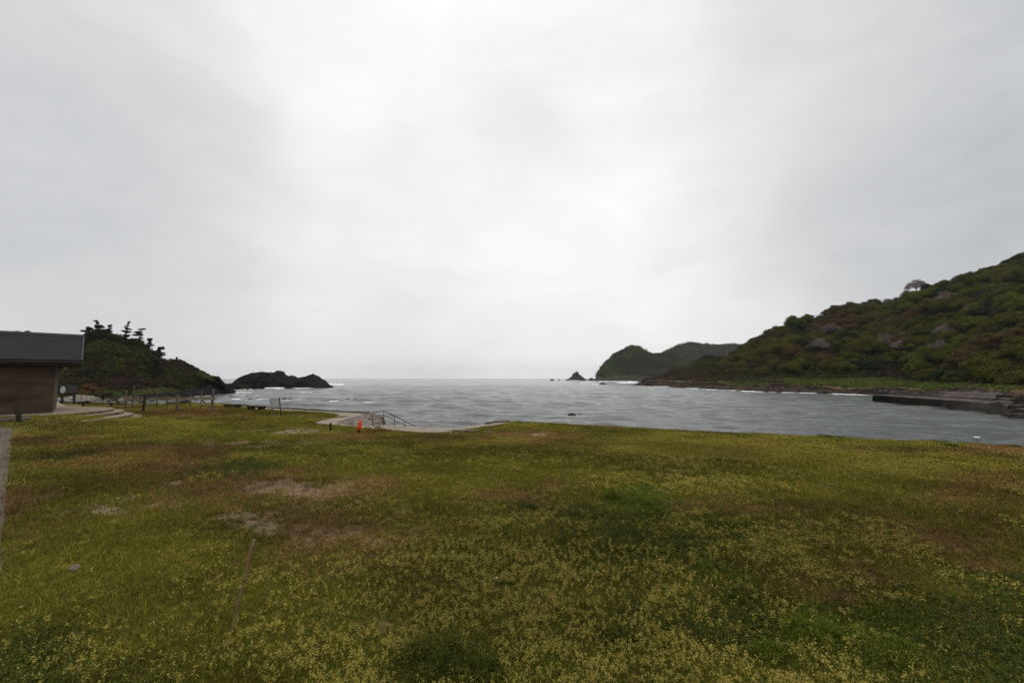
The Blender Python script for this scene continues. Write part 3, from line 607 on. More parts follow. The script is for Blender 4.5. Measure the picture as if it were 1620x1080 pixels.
# understorey and scrub as one mass per hill
def scatter_on(A, r0, r1, c0, c1, n, seed):
    g = np.random.default_rng(seed); ri = g.uniform(r0, r1 - 1.01, n); ci = g.uniform(c0, c1 - 1.01, n); i0 = ri.astype(int); j0 = ci.astype(int); fi = (ri - i0)[:, None]; fj = (ci - j0)[:, None]
    p = A[i0, j0] * (1 - fi) * (1 - fj) + A[i0 + 1, j0] * fi * (1 - fj) + A[i0, j0 + 1] * (1 - fi) * fj + A[i0 + 1, j0 + 1] * fi * fj
    e1 = A[i0 + 1, j0] - A[i0, j0]; e2 = A[i0, j0 + 1] - A[i0, j0]; nn = np.cross(e2, e1); nn /= np.linalg.norm(nn, axis=1, keepdims=True) + 1e-9; nn[nn[:, 2] < 0] *= -1
    return p, nn, ri, ci
def clumps(name, A, r0, r1, c0, c1, n, per, rad, size, pal, seed, label, dens=None):
    p, nn, ri, ci = scatter_on(A, r0, r1, c0, c1, n, seed); g = np.random.default_rng(seed + 1)
    if dens is not None:
        k = g.random(n) < dens(p, ri, ci); p, nn = p[k], nn[k]
    n = len(p); rr_ = rad * g.uniform(.5, 1.5, n); pal = np.array(pal)
    f = fbm(p[:, 0] / (rad * 9), p[:, 1] / (rad * 9) + p[:, 2] / (rad * 7), seed, 3); idx = np.clip(((f - .3) / .4 + g.normal(0, .22, n)) * len(pal), 0, len(pal) - 1).astype(int); cc = pal[idx]
    d = g.normal(0, 1, (n, per, 3)); d[..., 2] = np.abs(d[..., 2]); d /= np.linalg.norm(d, axis=2, keepdims=True)
    C_ = (p[:, None, :] + d * rr_[:, None, None] * np.array([1, 1, .8]) * g.uniform(.6, 1, (n, per, 1))).reshape(-1, 3)
    col = (cc[:, None, :] * g.uniform(.75, 1.25, (n, per, 1))).reshape(-1, 3)
    V_, F_, Cx = cards(C_, d.reshape(-1, 3), size * g.uniform(.6, 1.4, n * per), col, 1.3, .4)
    o = nmesh(name, V_, F_, M_leaf, col=Cx); tag(o, label, 'scrub', kind='stuff'); return o
GREENS = [(.05, .035, .02), (.075, .055, .025), (.055, .062, .018), (.045, .06, .014), (.07, .085, .02)]
# understorey of the wooded hill
clumps('undergrowth', AR, nrow0 - 1, nrow1 + 2, 40, 345, 9000, 14, 2.4, .5, [(.03, .022, .014), (.05, .038, .018), (.045, .05, .014), (.055, .07, .016)], 301, 'tangled undergrowth between the trees of the wooded hill')
# scrub of the low spur
clumps('spur_scrub', AR, int(np.argmax(tR >= 2.2)), nrow1 + 2, 3, 110, 4500, 14, 1.7, .42, [(.05, .033, .022), (.09, .062, .032), (.055, .055, .02), (.045, .06, .016), (.10, .075, .04)], 305, 'brown and green scrub on the low spur below the wooded hill')
# meadow tufts
clumps('meadow_grass', AR, int(np.argmax(tR >= 2.05)), nrow0, 50, 345, 9000, 7, .7, .4, [(.13, .10, .035), (.075, .12, .016), (.10, .155, .022), (.12, .14, .03)], 309, 'rough green meadow grass along the foot of the wooded hill')
# far woods
clumps('headland_wood', AH, 12, AH.shape[0] - 6, 3, 236, 9000, 9, 5.0, 1.5, [(.05, .042, .026), (.045, .055, .018), (.055, .07, .02), (.085, .10, .032)], 313, 'green wood covering the far rounded headland', dens=lambda p, ri, ci: sst(SEA + 6, SEA + 16, p[:, 2]))
clumps('far_wood', AH2, 6, AH2.shape[0] - 6, 3, 256, 9000, 9, 6.0, 1.9, [(.085, .065, .058), (.06, .048, .038), (.05, .052, .03), (.075, .075, .04)], 317, 'grey-brown wood on the farthest hill', dens=lambda p, ri, ci: sst(SEA + 4, SEA + 12, p[:, 2]))
# left hill scrub
iL0, iL1 = int(np.argmax(tL >= 2.3)), int(np.argmax(tL >= 5))
clumps('left_hill_scrub', AL, iL0, iL1 + 2, 120, 588, 15000, 12, .75, .26, [(.045, .030, .02), (.028, .034, .012), (.045, .052, .014), (.05, .062, .016), (.032, .045, .012)], 321, 'dark scrub and grass on the steep left hill',
       dens=lambda p, ri, ci: (1 - sst(318, 345, 810 + F * p[:, 0] / p[:, 1])) * (1 - .9 * (sst(272, 277, 810 + F * p[:, 0] / p[:, 1]) * (1 - sst(298, 302, 810 + F * p[:, 0] / p[:, 1])) * (ri > iL1 - 18))) * sst(iL0, iL0 + 8, ri + 4 * (vnoise(ci / 9, ri / 9, 4) - .5)))

def shrub(px, py, wpx, hpx, dep, cA, cB, label, seed, flat=.8):
    p = P(px, py, dep); rx = wpx * dep / F / 2; h = hpx * dep / F; c, n, s, cl = crown(seed, rx, h * .75, h * .25, 12, 3500, .16, cA, cB, flat, 0, (.3, .5))
    root = empty('shrub', p); tag(root, label, 'shrub'); V_, F_, C_ = cards(c, n, s, cl, 1.2, .5); nmesh('foliage', V_, F_, M_leaf, root, col=C_)
    bm = bmesh.new(); gg = random.Random(seed)
    for i in range(6):
        th_ = i * 1.05; e = Vector((math.cos(th_) * rx * .55, math.sin(th_) * rx * .4, h * gg.uniform(.5, .8))); tube(bm, [(0, 0, -.5), tuple(e * .5 + Vector((0, 0, h * .1))), tuple(e)], [.12, .07, .03], 5)
    bobj('stem', bm, M_bark, root)
clumps('left_hill_bushes', AL, iL0 + 4, iL1 + 1, 330, 560, 620, 75, 1.8, .30, [(.05, .032, .02), (.02, .028, .010), (.055, .06, .016), (.018, .026, .009), (.045, .055, .014)], 331, 'rounded dark and brown bushes crowding the steep left hill',
       dens=lambda p, ri, ci: 1 - .8 * sst(255, 300, 810 + F * p[:, 0] / p[:, 1]))
# pines of the left hill (windswept, layered pads)
def pine(px, base_py, top_py, dep, lean, wpx, label, seed, npad=7, group=None, fat=1.0):
    g = random.Random(seed); gn = np.random.default_rng(seed)
    b0 = P(px, base_py, dep); tp = P(px + lean, top_py, dep); h = tp.z - b0.z; rw = wpx * dep / F
    root = empty('pine_tree', b0); tag(root, label, 'tree', group)
    dx = tp.x - b0.x; ax = lambda t: Vector((dx * t ** 1.3 + .12 * h * math.sin(5 * t + seed) * .3, .3 * math.sin(3 * t), h * t))
    bm = bmesh.new(); pts = [(0, 0, -2.5)] + [tuple(ax(k / 6)) for k in range(7)]; r0 = .05 * h
    tube(bm, pts, [r0 * 1.2] + [r0 * (1 - .8 * k / 6) for k in range(7)], 6)
    Cs, Ns, Ss, Cl = [], [], [], []
    for i in range(npad):
        t = .28 + .72 * i / (npad - 1) + g.uniform(-.03, .03); t = min(t, 1); c = ax(t); 
        side = 1 if g.random() < .58 else -1; l = rw * (1.1 - .72 * t) * g.uniform(.4, 1.35) * fat
        th = g.uniform(-.6, .6) + (0 if side > 0 else math.pi); e = c + Vector((math.cos(th) * l, math.sin(th) * l, l * .12 + .04 * h * t))
        tube(bm, [tuple(c - Vector((0, 0, .03 * h))), tuple(c.lerp(e, .55)), tuple(e)], [r0 * .35, r0 * .22, r0 * .08], 5)
        for (cc, rr_) in ((c.lerp(e, .8) + Vector((0, 0, g.uniform(-.05, .05) * h)), l * .55), (c.lerp(e, .4), l * .5), (c + Vector((0, 0, .03 * h)), l * .5)):
            n = 150; d = gn.normal(0, 1, (n, 3)); d /= np.linalg.norm(d, axis=1, keepdims=True)
            q_ = np.array(cc) + d * (rr_ * gn.uniform(.3, 1, (n, 1))) * np.array([1, 1, .36]); Cs.append(q_); d[:, 2] += .5; Ns.append(d)
            Ss.append(np.full(n, .26) * gn.uniform(.6, 1.3, n)); w = gn.random((n, 1)); Cl.append(np.array((.012, .020, .009)) * (1 - w) + np.array((.030, .042, .018)) * w)
    V_, F_, C_ = cards(np.concatenate(Cs), np.concatenate(Ns), np.concatenate(Ss), np.concatenate(Cl), 1.0, .5)
    nmesh('crown', V_, F_, M_leaf, root, col=C_); bobj('trunk', bm, M_bark, root)
for a in [(153, 532, 507, 170, 0, 9, 'dark pine with pointed top, highest on the left hill', 1, 8, None, 1.0),
          (170, 536, 515, 170, 2, 9, 'dark pine just right of the highest one on the left hill', 2, 7, None, 1.0),
          (197, 541, 510.5, 169, 5, 7, 'slender windswept pine with gaps between its branches on the hill crest', 3, 9, None, .95),
          (219, 548, 521.5, 169, 2, 10, 'leaning pine whose top branches reach to the right', 4, 7, None, 1.1),
          (230, 556, 536, 168, 6, 9, 'low bent pine below the leaning pine on the crest', 5, 6, None, 1.1),
          (247, 571, 550, 167, 6, 9, 'bushy pine lowest on the seaward crest of the left hill', 6, 8, None, 1.1),
          (141, 535, 518, 171, -2, 9, 'dark pine half hidden at the roof corner on the left hill', 7, 7, None, 1.3),
          (279, 575, 565.5, 169, 0, 3, 'tiny pine on the rock knob of the left hill', 8, 5, None, 1.0),
          (25, 545, 524.5, 172, 0, 10, 'pine tip showing above the roof ridge on the far left', 9, 7, None, 1.2),
          (41, 545, 524.5, 172, 0, 10, 'pine tip showing above the roof ridge, right of the other', 10, 7, None, 1.2)]: pine(*a)
for k, (px, py, w, h, lab) in enumerate([(147, 540, 30, 13, 'dark brush on the crest beside the roof corner'), (168, 541, 34, 15, 'dark brush under the tall pair of pines'), (189, 546, 24, 11, 'dark brush between the pine pair and the slender pine'), (209, 553, 30, 14, 'black-green brush between the slender and the leaning pine'), (228, 563, 22, 12, 'dark brush under the low bent pine'), (243, 575, 20, 14, 'dark brush around the bushy seaward pine')]):
    shrub(px, py, w, h, 166, (.014, .022, .008), (.034, .042, .014), lab, 600 + k, .8)
for k, (px, by, ty, w) in enumerate([(176, 565, 534, 20), (207, 556, 540, 16), (150, 560, 528, 20), (166, 600, 575, 16), (190, 604, 590, 16), (248, 590, 570, 10), (160, 552, 522, 14)]):
    pine(px, by, ty, 160 if by < 580 else 146, 0, w, ['broad dark pine on the face of the left hill below the tall pair', 'low dark pine clump under the slender windswept pine', 'dark pine nearest the roof on the hill face', 'dark shrubby pine low on the left hill face', 'small dark pine above the rocky foot of the left hill', 'dark pine clinging to the seaward cliff', 'dark pine filling the crest beneath the highest pine'][k], 40 + k, 8, None, 1.3)

# ---------------------------------------------------------------- rocks
def crag(name, prof, dep, thick, label, cat='sea rock', group=None, mat=None, seed=1, rough=.22, nx=120, ny=44, basez=SEA):
    """prof: skyline [(px,py)] at the given depth; solid craggy body with real thickness"""
    pts = [P(a, b, dep) for a, b in prof]; xs = np.array([p.x for p in pts]); zs = np.array([p.z for p in pts]); order = np.argsort(xs); xs, zs = xs[order], zs[order]
    x = np.linspace(xs[0], xs[-1], nx); top = np.interp(x, xs, zs) - basez; hmax = top.max()
    v = np.linspace(-1, 1, ny); Xg, Vg = np.meshgrid(x, v, indexing='ij'); T = np.maximum(top, 0)[:, None]
    half = thick * (.35 + .65 * np.sqrt(np.clip(T / hmax, 0, 1)))
    prof_v = np.clip(1 - np.abs(Vg) ** 1.7, 0, 1) ** .8
    Yg = Vg * half
    rdg = 1 - np.abs(2 * fbm(Xg / (hmax * .55), Yg / (hmax * .5) + prof_v * T / (hmax * .6), seed, 5, .6) - 1)
    n2 = fbm(Xg / (hmax * .16), Yg / (hmax * .16) + prof_v * T / (hmax * .16), seed + 9, 4, .6) - .5
    Zg = T * prof_v * (1 - rough * (1 - rdg) * 1.5 * (1 - np.exp(-Vg ** 2 * 20) * .0)) + n2 * hmax * .13 * (prof_v > .02)
    n3 = fbm(Xg / (hmax * .05), Yg / (hmax * .05) + prof_v * T / (hmax * .05), seed + 29, 3, .6) - .5
    Zg = Zg + n3 * hmax * .10 * (prof_v > .02)
    Zg = np.where(prof_v <= .02, -1.5, Zg - .3)
    Yg = Yg + (rdg - .5) * half * .35 + n2 * half * .4
    Xg = Xg + n2 * hmax * .10 + n3 * hmax * .06; Yg = Yg + n3 * hmax * .25
    ox, oy = float(x.mean()), dep
    V_ = np.stack([Xg - ox, Yg, Zg], -1).reshape(-1, 3); I_ = np.arange(nx * ny).reshape(nx, ny)
    q_ = np.stack([I_[:-1, :-1], I_[1:, :-1], I_[1:, 1:], I_[:-1, 1:]], -1).reshape(-1, 4)
    o = nmesh(name, V_, q_, mat or M_rock, smooth=False); o.location = (ox, oy, basez); tag(o, label, cat, group); return o
crag('sea_rock', [(372, 614), (376, 606), (380, 598), (385, 592), (392, 589), (400, 588.5), (408, 587.3), (415, 588), (424, 586), (430, 586.8), (436, 585), (440, 586), (444, 592), (452, 594), (458, 593), (464, 595.5), (472, 595), (480, 594.5), (487, 592), (494, 589.7), (498, 594), (504, 599), (511, 605), (518, 612)], 268, 16, 'long jagged dark rock island with two humps, off the left hill', seed=3, nx=300, ny=90, rough=.34)
crag('sea_rock', [(399, 615), (401, 606), (403, 598), (404.5, 597), (407, 603), (409, 605), (412, 606), (414, 615)], 232, 4, 'pointed dark rock in front of the long rock island', seed=7)
crag('sea_rock', [(367, 616), (370, 606), (374, 601), (377, 600), (380, 604), (388, 607), (396, 611), (402, 616)], 226, 6, 'low dark rock left of the pointed rock', seed=9)
crag('sea_rock', [(357, 609), (361, 605.5), (367, 605), (372, 609)], 330, 5, 'small flat dark rock behind the gap left of the island', seed=12, nx=50, ny=24)
crag('sea_rock', [(339, 623), (342, 608), (347, 602), (351, 602), (354, 607), (357, 613), (360, 622)], 166, 7, 'dark rocky end of the left hill dropping into the sea', seed=14)
crag('sea_rock', [(277, 588), (280, 574), (284, 568), (289, 569), (294, 577), (299, 583), (306, 592)], 166, 7, 'craggy dark rock knob on the crest of the left hill', seed=16, basez=3.5, cat='rock')
crag('sea_rock', [(893, 602), (900, 598), (904, 594.5), (907, 589.5), (910, 588.5), (912, 586), (915, 587.5), (917, 592), (921, 595.5), (926, 599), (930, 602)], 1120, 22, 'pyramid-shaped rock stack off the far headland', seed=21, mat=M_rocks)
crag('sea_rock', [(929, 602), (932, 598.5), (936, 597), (940, 599), (942, 602)], 1090, 10, 'small rock between the pyramid stack and the headland', seed=23, mat=M_rocks, nx=50, ny=24)
crag('sea_rock', [(869, 601.5), (872, 599), (875, 598.8), (877, 601.5)], 1100, 7, 'left one of two tiny rocks beside the pyramid stack', seed=24, mat=M_rocks, nx=40, ny=20)
crag('sea_rock', [(882, 601.5), (884, 599.3), (886, 601.5)], 1100, 5, 'right one of two tiny rocks beside the pyramid stack', seed=26, mat=M_rocks, nx=40, ny=20)
crag('sea_rock', [(947, 608), (951, 605), (954, 604.3), (958, 606.3), (963, 608)], 420, 5, 'dark wave-washed rock before the far headland', seed=27, nx=50, ny=24)
crag('sea_rock', [(966, 609.5), (971, 608.2), (976, 609.5)], 370, 3, 'flat wave-washed rock right of the other before the headland', seed=28, nx=40, ny=20)
# rocky bank of the right shore: crags along the water
rb = [(1014, 609, 606), (1032, 610, 600.5), (1048, 611, 604), (1078, 613, 606.5), (1100, 614.5, 610), (1128, 616, 609), (1155, 617.5, 610), (1182, 618.5, 610.5), (1212, 620, 609), (1232, 621, 611), (1262, 621, 613), (1300, 622.5, 615), (1336, 624, 617)]
for k, (px, wy, ty) in enumerate(rb):
    d = float(W(px, wy).y) + 1.5; wdt = 15 + (k * 7) % 9; ty -= 2.0
    crag('shore_rock', [(px - wdt, wy), (px - wdt * .5, (wy + ty * 2) / 3), (px - wdt * .1, ty), (px + wdt * .35, ty + 1.3), (px + wdt * .7, ty + 2.4), (px + wdt, wy)], d, 5,
         ['dark rock at the seaward tip of the right spur', 'tallest dark rock near the tip of the right spur', 'dark rock just right of the tallest spur rock', 'brown rock at the water below the spur scrub', 'low brown rock by the pale shingle of the spur', 'dark rock right of the pale shingle', 'brown ledge where the right spur meets the bay', 'brown rock ledge left of the meadow bank', 'darkest lumpy rock on the bank below the meadow', 'brown rock just right of the darkest bank rock', 'low brown rock on the bank under the meadow middle', 'low rock on the bank left of the pier', 'last low rock on the bank before the pier'][k], 'rock', 'rocks along the foot of the right shore', M_rocks, 60 + k, nx=56, ny=26)
lf_ = [(312, 626, 612, 16), (326, 625, 606, 12), (336, 624, 600, 11), (298, 628, 616, 14), (280, 630, 618, 15), (262, 632, 618, 16), (243, 633, 620, 15), (226, 634, 621, 14), (250, 600, 583, 13), (345, 623.5, 607, 9)]
ll_ = ['rock below the grassy seaward shoulder', 'dark rock at the shoulder end', 'tall dark rock next to the headland end', 'dark rock above the right half of the rail fence', 'rock behind the tall middle fence post', 'rock at the foot of the cliff gully', 'rock behind the left half of the rail fence', 'leftmost dark rock of the cliff foot behind the fence', 'dark rock face set in the hill below the bushy pine', 'small dark rock just inside the headland tip']
for k, (px, wy, ty, wdt) in enumerate(lf_):
    d = float(W(px, wy).y) + 4 if wy > 605 else 148
    crag('cliff_rock', [(px - wdt, wy), (px - wdt * .6, (wy + ty) / 2), (px - wdt * .2, ty + 1), (px + wdt * .15, ty), (px + wdt * .6, (wy + ty * 2) / 3), (px + wdt, wy)], d, 6, ll_[k] + ', left hill', 'rock', 'rocks along the foot of the left hill', M_rock, 260 + k, nx=60, ny=28, basez=SEA if wy > 605 else 2.5)
def boulder(px, py, wpx, hpx, dep, label, cat='rock', group=None, mat=None, seed=0, z=None, sub=4, flat=1.0, name='rock'):
    p = P(px, py, dep); w = wpx * dep / F / 2; h = hpx * dep / F; bm = bmesh.new(); bmesh.ops.create_icosphere(bm, subdivisions=sub, radius=1)
    co = np.array([v.co[:] for v in bm.verts]); n = fbm(co[:, 0] * 1.6 + seed, co[:, 1] * 1.6 + co[:, 2] * 1.3, seed, 5, .6) - .5; n2 = fbm(co[:, 2] * 2 + 5, co[:, 0] * 2 + seed * 3, seed + 3, 4, .6) - .5
    for v, a, b_ in zip(bm.verts, n, n2):
        s = 1 + .75 * a + .3 * b_; v.co = Vector((v.co.x * w * s, v.co.y * w * .8 * s, (v.co.z * (h * 1.15) * s if v.co.z > 0 else v.co.z * h * .4)))
    o = bobj(name, bm, mat or M_rock); o.location = p; tag(o, label, cat, group); return o
for k, (px, py, w, h) in enumerate([(525, 633.5, 8, 3.6), (550.5, 634, 7.5, 3), (563, 634, 10, 4.2)]):
    boulder(px, py, w, h, float(W(px, py).y), ['leftmost of three wet rocks in the shallows beyond the railing', 'middle of three wet rocks in the shallows', 'darkest and largest of three wet rocks in the shallows'][k], seed=100 + k, group='three rocks in the shallows', name='sea_rock')
boulder(905, 656.5, 13, 2.6, float(W(905, 657).y), 'low brown rock awash in the middle of the bay', mat=M_rocks, seed=111, name='sea_rock')
boulder(919, 654.6, 12, .7, float(W(925, 655).y), 'thin dark reef tip beside the brown rock in the bay', seed=112, name='sea_rock')
boulder(1008, 626.3, 7, .5, float(W(1008, 626.6).y), 'small dark rock tip alone in the bay before the spur', seed=113, name='sea_rock')
reef = [(396, 630.5, 6, 1.2), (408, 630.5, 7, 1.4), (422, 630.8, 9, 1), (450, 630.8, 7, 1.6), (459, 630.5, 6, 1.1), (391, 626, 5, .8), (357, 632.8, 6, 1), (366, 625.8, 10, .8), (343, 634, 7, .9), (308, 626.2, 6, 1), (331, 621.6, 8, 1), (392, 617, 5, 1.4), (324, 620.3, 6, 1.2), (347, 621, 6, 1), (310, 634.5, 7, 1.2), (268, 629, 8, 1.4), (287, 628, 9, 1.2)]
rl = ['leftmost of the reef rocks left of the signboard', 'second reef rock left of the signboard', 'long flat reef rock just left of the signboard', 'reef rock just right of the signboard', 'outer reef rock right of the signboard', 'reef rock above the left bench and behind the foam', 'reef rock left of the left bench', 'long thin reef rock above the left bench', 'reef rock just right of the tallest fence post', 'reef rock behind the fence rail', 'reef rock at the foot of the headland end', 'little rock under the pointed sea rock', 'wet rock beside the end of the headland', 'wet rock right at the end of the headland', 'reef rock seen below the fence rail', 'wet rock above the fence rail near its middle', 'wet rock above the fence rail, right of its middle']
for k, (px, py, w, h) in enumerate(reef): boulder(px, py + h * .4, w, h, float(W(px, py + h * .4 + .3).y), rl[k], seed=120 + k, group='reef rocks in the shallow water', sub=3, name='sea_rock')
boulder(293, 637.5, 17, 4.0, 60, 'rounded dark boulder on the sand behind the fence', seed=160)
boulder(272, 637.6, 18, 2.0, 62, 'flat dark rock left of the rounded boulder behind the fence', seed=161)
# pale beach stones
g = random.Random(5)
spots = [(181, 631, 9, 4), (176, 628, 6, 3.5), (190, 632.5, 7, 3), (172, 634, 6, 2.5), (197, 634, 8, 3.5), (203, 636, 7, 3), (186, 635.5, 6, 2.4), (194, 629.5, 5, 2), (212, 634, 8, 3), (222, 636, 8, 2.5), (217, 631.5, 6, 2), (231, 635, 7, 2.2), (168, 629.5, 4, 2), (160, 633.5, 5, 1.8), (206, 631, 5, 2), (240, 634, 6, 1.8), (226, 632, 5, 1.6), (152, 634, 4, 1.5)]
wh = ['largest', 'tall left', 'rounded', 'low left', 'broad', 'waterside', 'small front', 'small upper', 'middle', 'long waterside', 'upper middle', 'right-hand', 'small upper left', 'flat left', 'little upper', 'rightmost', 'little right-hand', 'leftmost']
for k, (px, py, w, h) in enumerate(spots):
    boulder(px, py + 1, w, h, 5.6 * F / (py + 2 - 598), f'{wh[k]} stone of the beach heap below the left hill', seed=180 + k, mat=M_pale if k % 3 else M_rocks, sub=3, group='stones heaped on the left beach')
# shrubs by the beach
shrub(142, 630, 27, 23, 104, (.10, .052, .018), (.22, .125, .045), 'rust-brown shrub at the foot of the left hill', 401)
shrub(163, 630, 24, 15, 104, (.055, .058, .02), (.14, .125, .05), 'grey-green shrub right of the rust-brown shrub', 402)
shrub(127, 632, 18, 14, 109, (.03, .045, .012), (.06, .085, .02), 'dark green shrub left of the rust-brown shrub', 403)

# ---------------------------------------------------------------- building at the left
wd = Vector((.71, .704, 0)).normalized(); inn = Vector((-.704, .71, 0)).normalized(); up = Vector((0, 0, 1))
RC = Vector((-24.15, 24.5, 0)); TZ = .60; EZ = 3.50
bl = empty('beach_house', (RC + inn * 4 - wd * 8).to_tuple()); tag(bl, 'low dark brown concrete building with slate grey metal roof at the left edge', 'building')
def bp_(s, t, z): return RC - wd * s + inn * t + up * z - Vector(bl.location)     # s along wall to the left, t inward
def hexa(bm, a):
    v = [bm.verts.new(p) for p in a]
    for f in ((0, 1, 2, 3), (7, 6, 5, 4), (0, 4, 5, 1), (1, 5, 6, 2), (2, 6, 7, 3), (3, 7, 4, 0)): bm.faces.new([v[i] for i in f])
bm = bmesh.new(); L = 18
zb = [0.3, 1.02, 1.04, 1.32, 1.345, 1.78, 2.60, 2.62, 3.42]  # horizontal joints of the cast wall
z0 = .2
for zt, gap in ((.98, .018), (1.46, .02), (1.62, .012), (2.62, .018), (3.36, 0)):
    hexa(bm, [bp_(1.0, .7, z0), bp_(L, .7, z0), bp_(L, 7.3, z0), bp_(1.0, 7.3, z0), bp_(1.0, .7, zt), bp_(L, .7, zt), bp_(L, 7.3, zt), bp_(1.0, 7.3, zt)])
    z0 = zt + gap
    if gap: hexa(bm, [bp_(1.03, .73, zt), bp_(L - .03, .73, zt), bp_(L - .03, 7.27, zt), bp_(1.03, 7.27, zt), bp_(1.03, .73, z0), bp_(L - .03, .73, z0), bp_(L - .03, 7.27, z0), bp_(1.03, 7.27, z0)])
bobj('wall', bm, M_wallc, bl)
RZ = 5.13
bm = bmesh.new(); nco = 14        # roof courses: each a thin overlapping board
for side in (0, 1):
    for i in range(nco):
        t0, t1 = 4 * i / nco, 4 * (i + 1) / nco + .03
        f = lambda t: EZ + (RZ - EZ) * t / 4
        if side: a, b_ = 8 - t0, 8 - t1
        else: a, b_ = t0, t1
        za, zb_ = f(t0) + .012, f(t1)
        hexa(bm, [bp_(0, a, za - .09), bp_(L + 1, a, za - .09), bp_(L + 1, b_, zb_ - .10), bp_(0, b_, zb_ - .10), bp_(0, a, za), bp_(L + 1, a, za), bp_(L + 1, b_, zb_ + .004), bp_(0, b_, zb_ + .004)])
rf = bobj('roof', bm, M_roof, bl)
bm = bmesh.new(); hexa(bm, [bp_(-.04, 3.82, RZ - .05), bp_(L + 1.04, 3.82, RZ - .05), bp_(L + 1.04, 4.18, RZ - .05), bp_(-.04, 4.18, RZ - .05), bp_(-.04, 3.9, RZ + .09), bp_(L + 1.04, 3.9, RZ + .09), bp_(L + 1.04, 4.1, RZ + .09), bp_(-.04, 4.1, RZ + .09)])
bobj('ridge_cap', bm, M_dark, rf)
bm = bmesh.new()
for sgn in (0, 1):
    a, b_ = (0, 4) if not sgn else (8, 4)
    hexa(bm, [bp_(-.035, a, EZ - .16), bp_(.03, a, EZ - .16), bp_(.03, b_, RZ - .16), bp_(-.035, b_, RZ - .16), bp_(-.035, a, EZ + .055), bp_(.03, a, EZ + .055), bp_(.03, b_, RZ + .055), bp_(-.035, b_, RZ + .055)])
bobj('verge_board', bm, M_gut, rf)
bm = bmesh.new(); hexa(bm, [bp_(-.04, -.06, EZ - .16), bp_(L + 1, -.06, EZ - .16), bp_(L + 1, .04, EZ - .16), bp_(-.04, .04, EZ - .16), bp_(-.04, -.09, EZ - .07), bp_(L + 1, -.09, EZ - .07), bp_(L + 1, .04, EZ - .07), bp_(-.04, .04, EZ - .07)])
bobj('gutter', bm, M_gut, rf)
bm = bmesh.new(); hexa(bm, [bp_(.05, .06, EZ - .30), bp_(L, .06, EZ - .30), bp_(L, 7.9, EZ - .30), bp_(.05, 7.9, EZ - .30), bp_(.05, .06, EZ - .12), bp_(L, .06, EZ - .12), bp_(L, 7.9, EZ - .12), bp_(.05, 7.9, EZ - .12)])
bobj('soffit', bm, M_woodd, bl)
bm = bmesh.new(); hexa(bm, [bp_(1.2, 7.2, 3.2), bp_(L - .2, 7.2, 3.2), bp_(L - .2, .9, 3.2), bp_(1.2, .9, 3.2), bp_(1.2, 4.1, 5.0), bp_(L - .2, 4.1, 5.0), bp_(L - .2, 3.9, 5.0), bp_(1.2, 3.9, 5.0)]); bobj('gable', bm, M_wallc, bl)
# small white lamp under the eave end
p = P(102.3, 580.5, 27.0); bm = bmesh.new(); tube(bm, [(0, 0, -.12), (.03, 0, -.05), (.05, 0, .05), (.05, 0, .13)], [.03, .07, .07, .02], 10)
o = bobj('eave_lamp', bm, noise_mat('white_plastic', [(.5, .5, .5), (.6, .6, .6)], 3, 2, .5, 0), None); o.location = p; o.parent = bl; o.matrix_parent_inverse = Matrix.Translation(-Vector(bl.location)); o.name = 'lamp'

# terrace and its curved steps
def px_poly(lst, z): return [tuple(G(a, b, z))[:2] for a, b in lst]
def smooth_poly(pts, it=2):
    for _ in range(it):
        out = []
        for i in range(len(pts)):
            a, b_ = pts[i], pts[(i + 1) % len(pts)]; out += [(a[0] * .75 + b_[0] * .25, a[1] * .75 + b_[1] * .25), (a[0] * .25 + b_[0] * .75, a[1] * .25 + b_[1] * .75)]
        pts = out
    return pts
ter = empty('terrace', (-26, 26, 0)); tag(ter, 'beige concrete terrace with curved steps down to the lawn beside the building', 'terrace')
def arc_z(z): return z
levels = [(.60, [(66, 657.2), (100, 654.6), (130, 652.2), (155, 650), (170, 648.3), (179, 646.4), (180.5, 645.3), (178, 644.2), (168, 643.6), (134, 642.8), (105, 642), (88, 634), (20, 634), (-260, 640), (-260, 668), (-40, 661.5), (0, 659.3), (60, 656.2), (62, 657.3)]),
          (.45, [(80, 661.8), (105, 660.3), (140, 657.2), (170, 654), (188, 651.6), (195.5, 649.8), (196.5, 648.6), (193, 647.6), (180, 646.6), (120, 645), (80, 646)]),
          (.30, [(130, 666.5), (155, 663.8), (185, 659.6), (203, 656.6), (210.5, 654.6), (211, 653.2), (207, 652), (195, 651), (150, 648), (110, 650)]),
          (.15, [(180, 666.5), (205, 662.4), (218, 660), (225, 658), (226, 656.6), (222, 655.2), (210, 654.2), (170, 652), (150, 656)])]
ter_polys = []
for k, (z, lst) in enumerate(levels):
    pol = px_poly(lst, z); ter_polys.append(pol); pol = [(a + 26, b_ - 26) for a, b_ in pol]
    bm = bmesh.new(); prism(bm, pol, -.4, z - .0)
    bmesh.ops.triangulate(bm, faces=[f for f in bm.faces if len(f.verts) > 4])
    bmesh.ops.recalc_face_normals(bm, faces=bm.faces)
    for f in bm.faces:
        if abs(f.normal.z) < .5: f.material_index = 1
    o = bobj('slab' if k == 0 else 'step', bm, [M_terr, M_riser], ter)

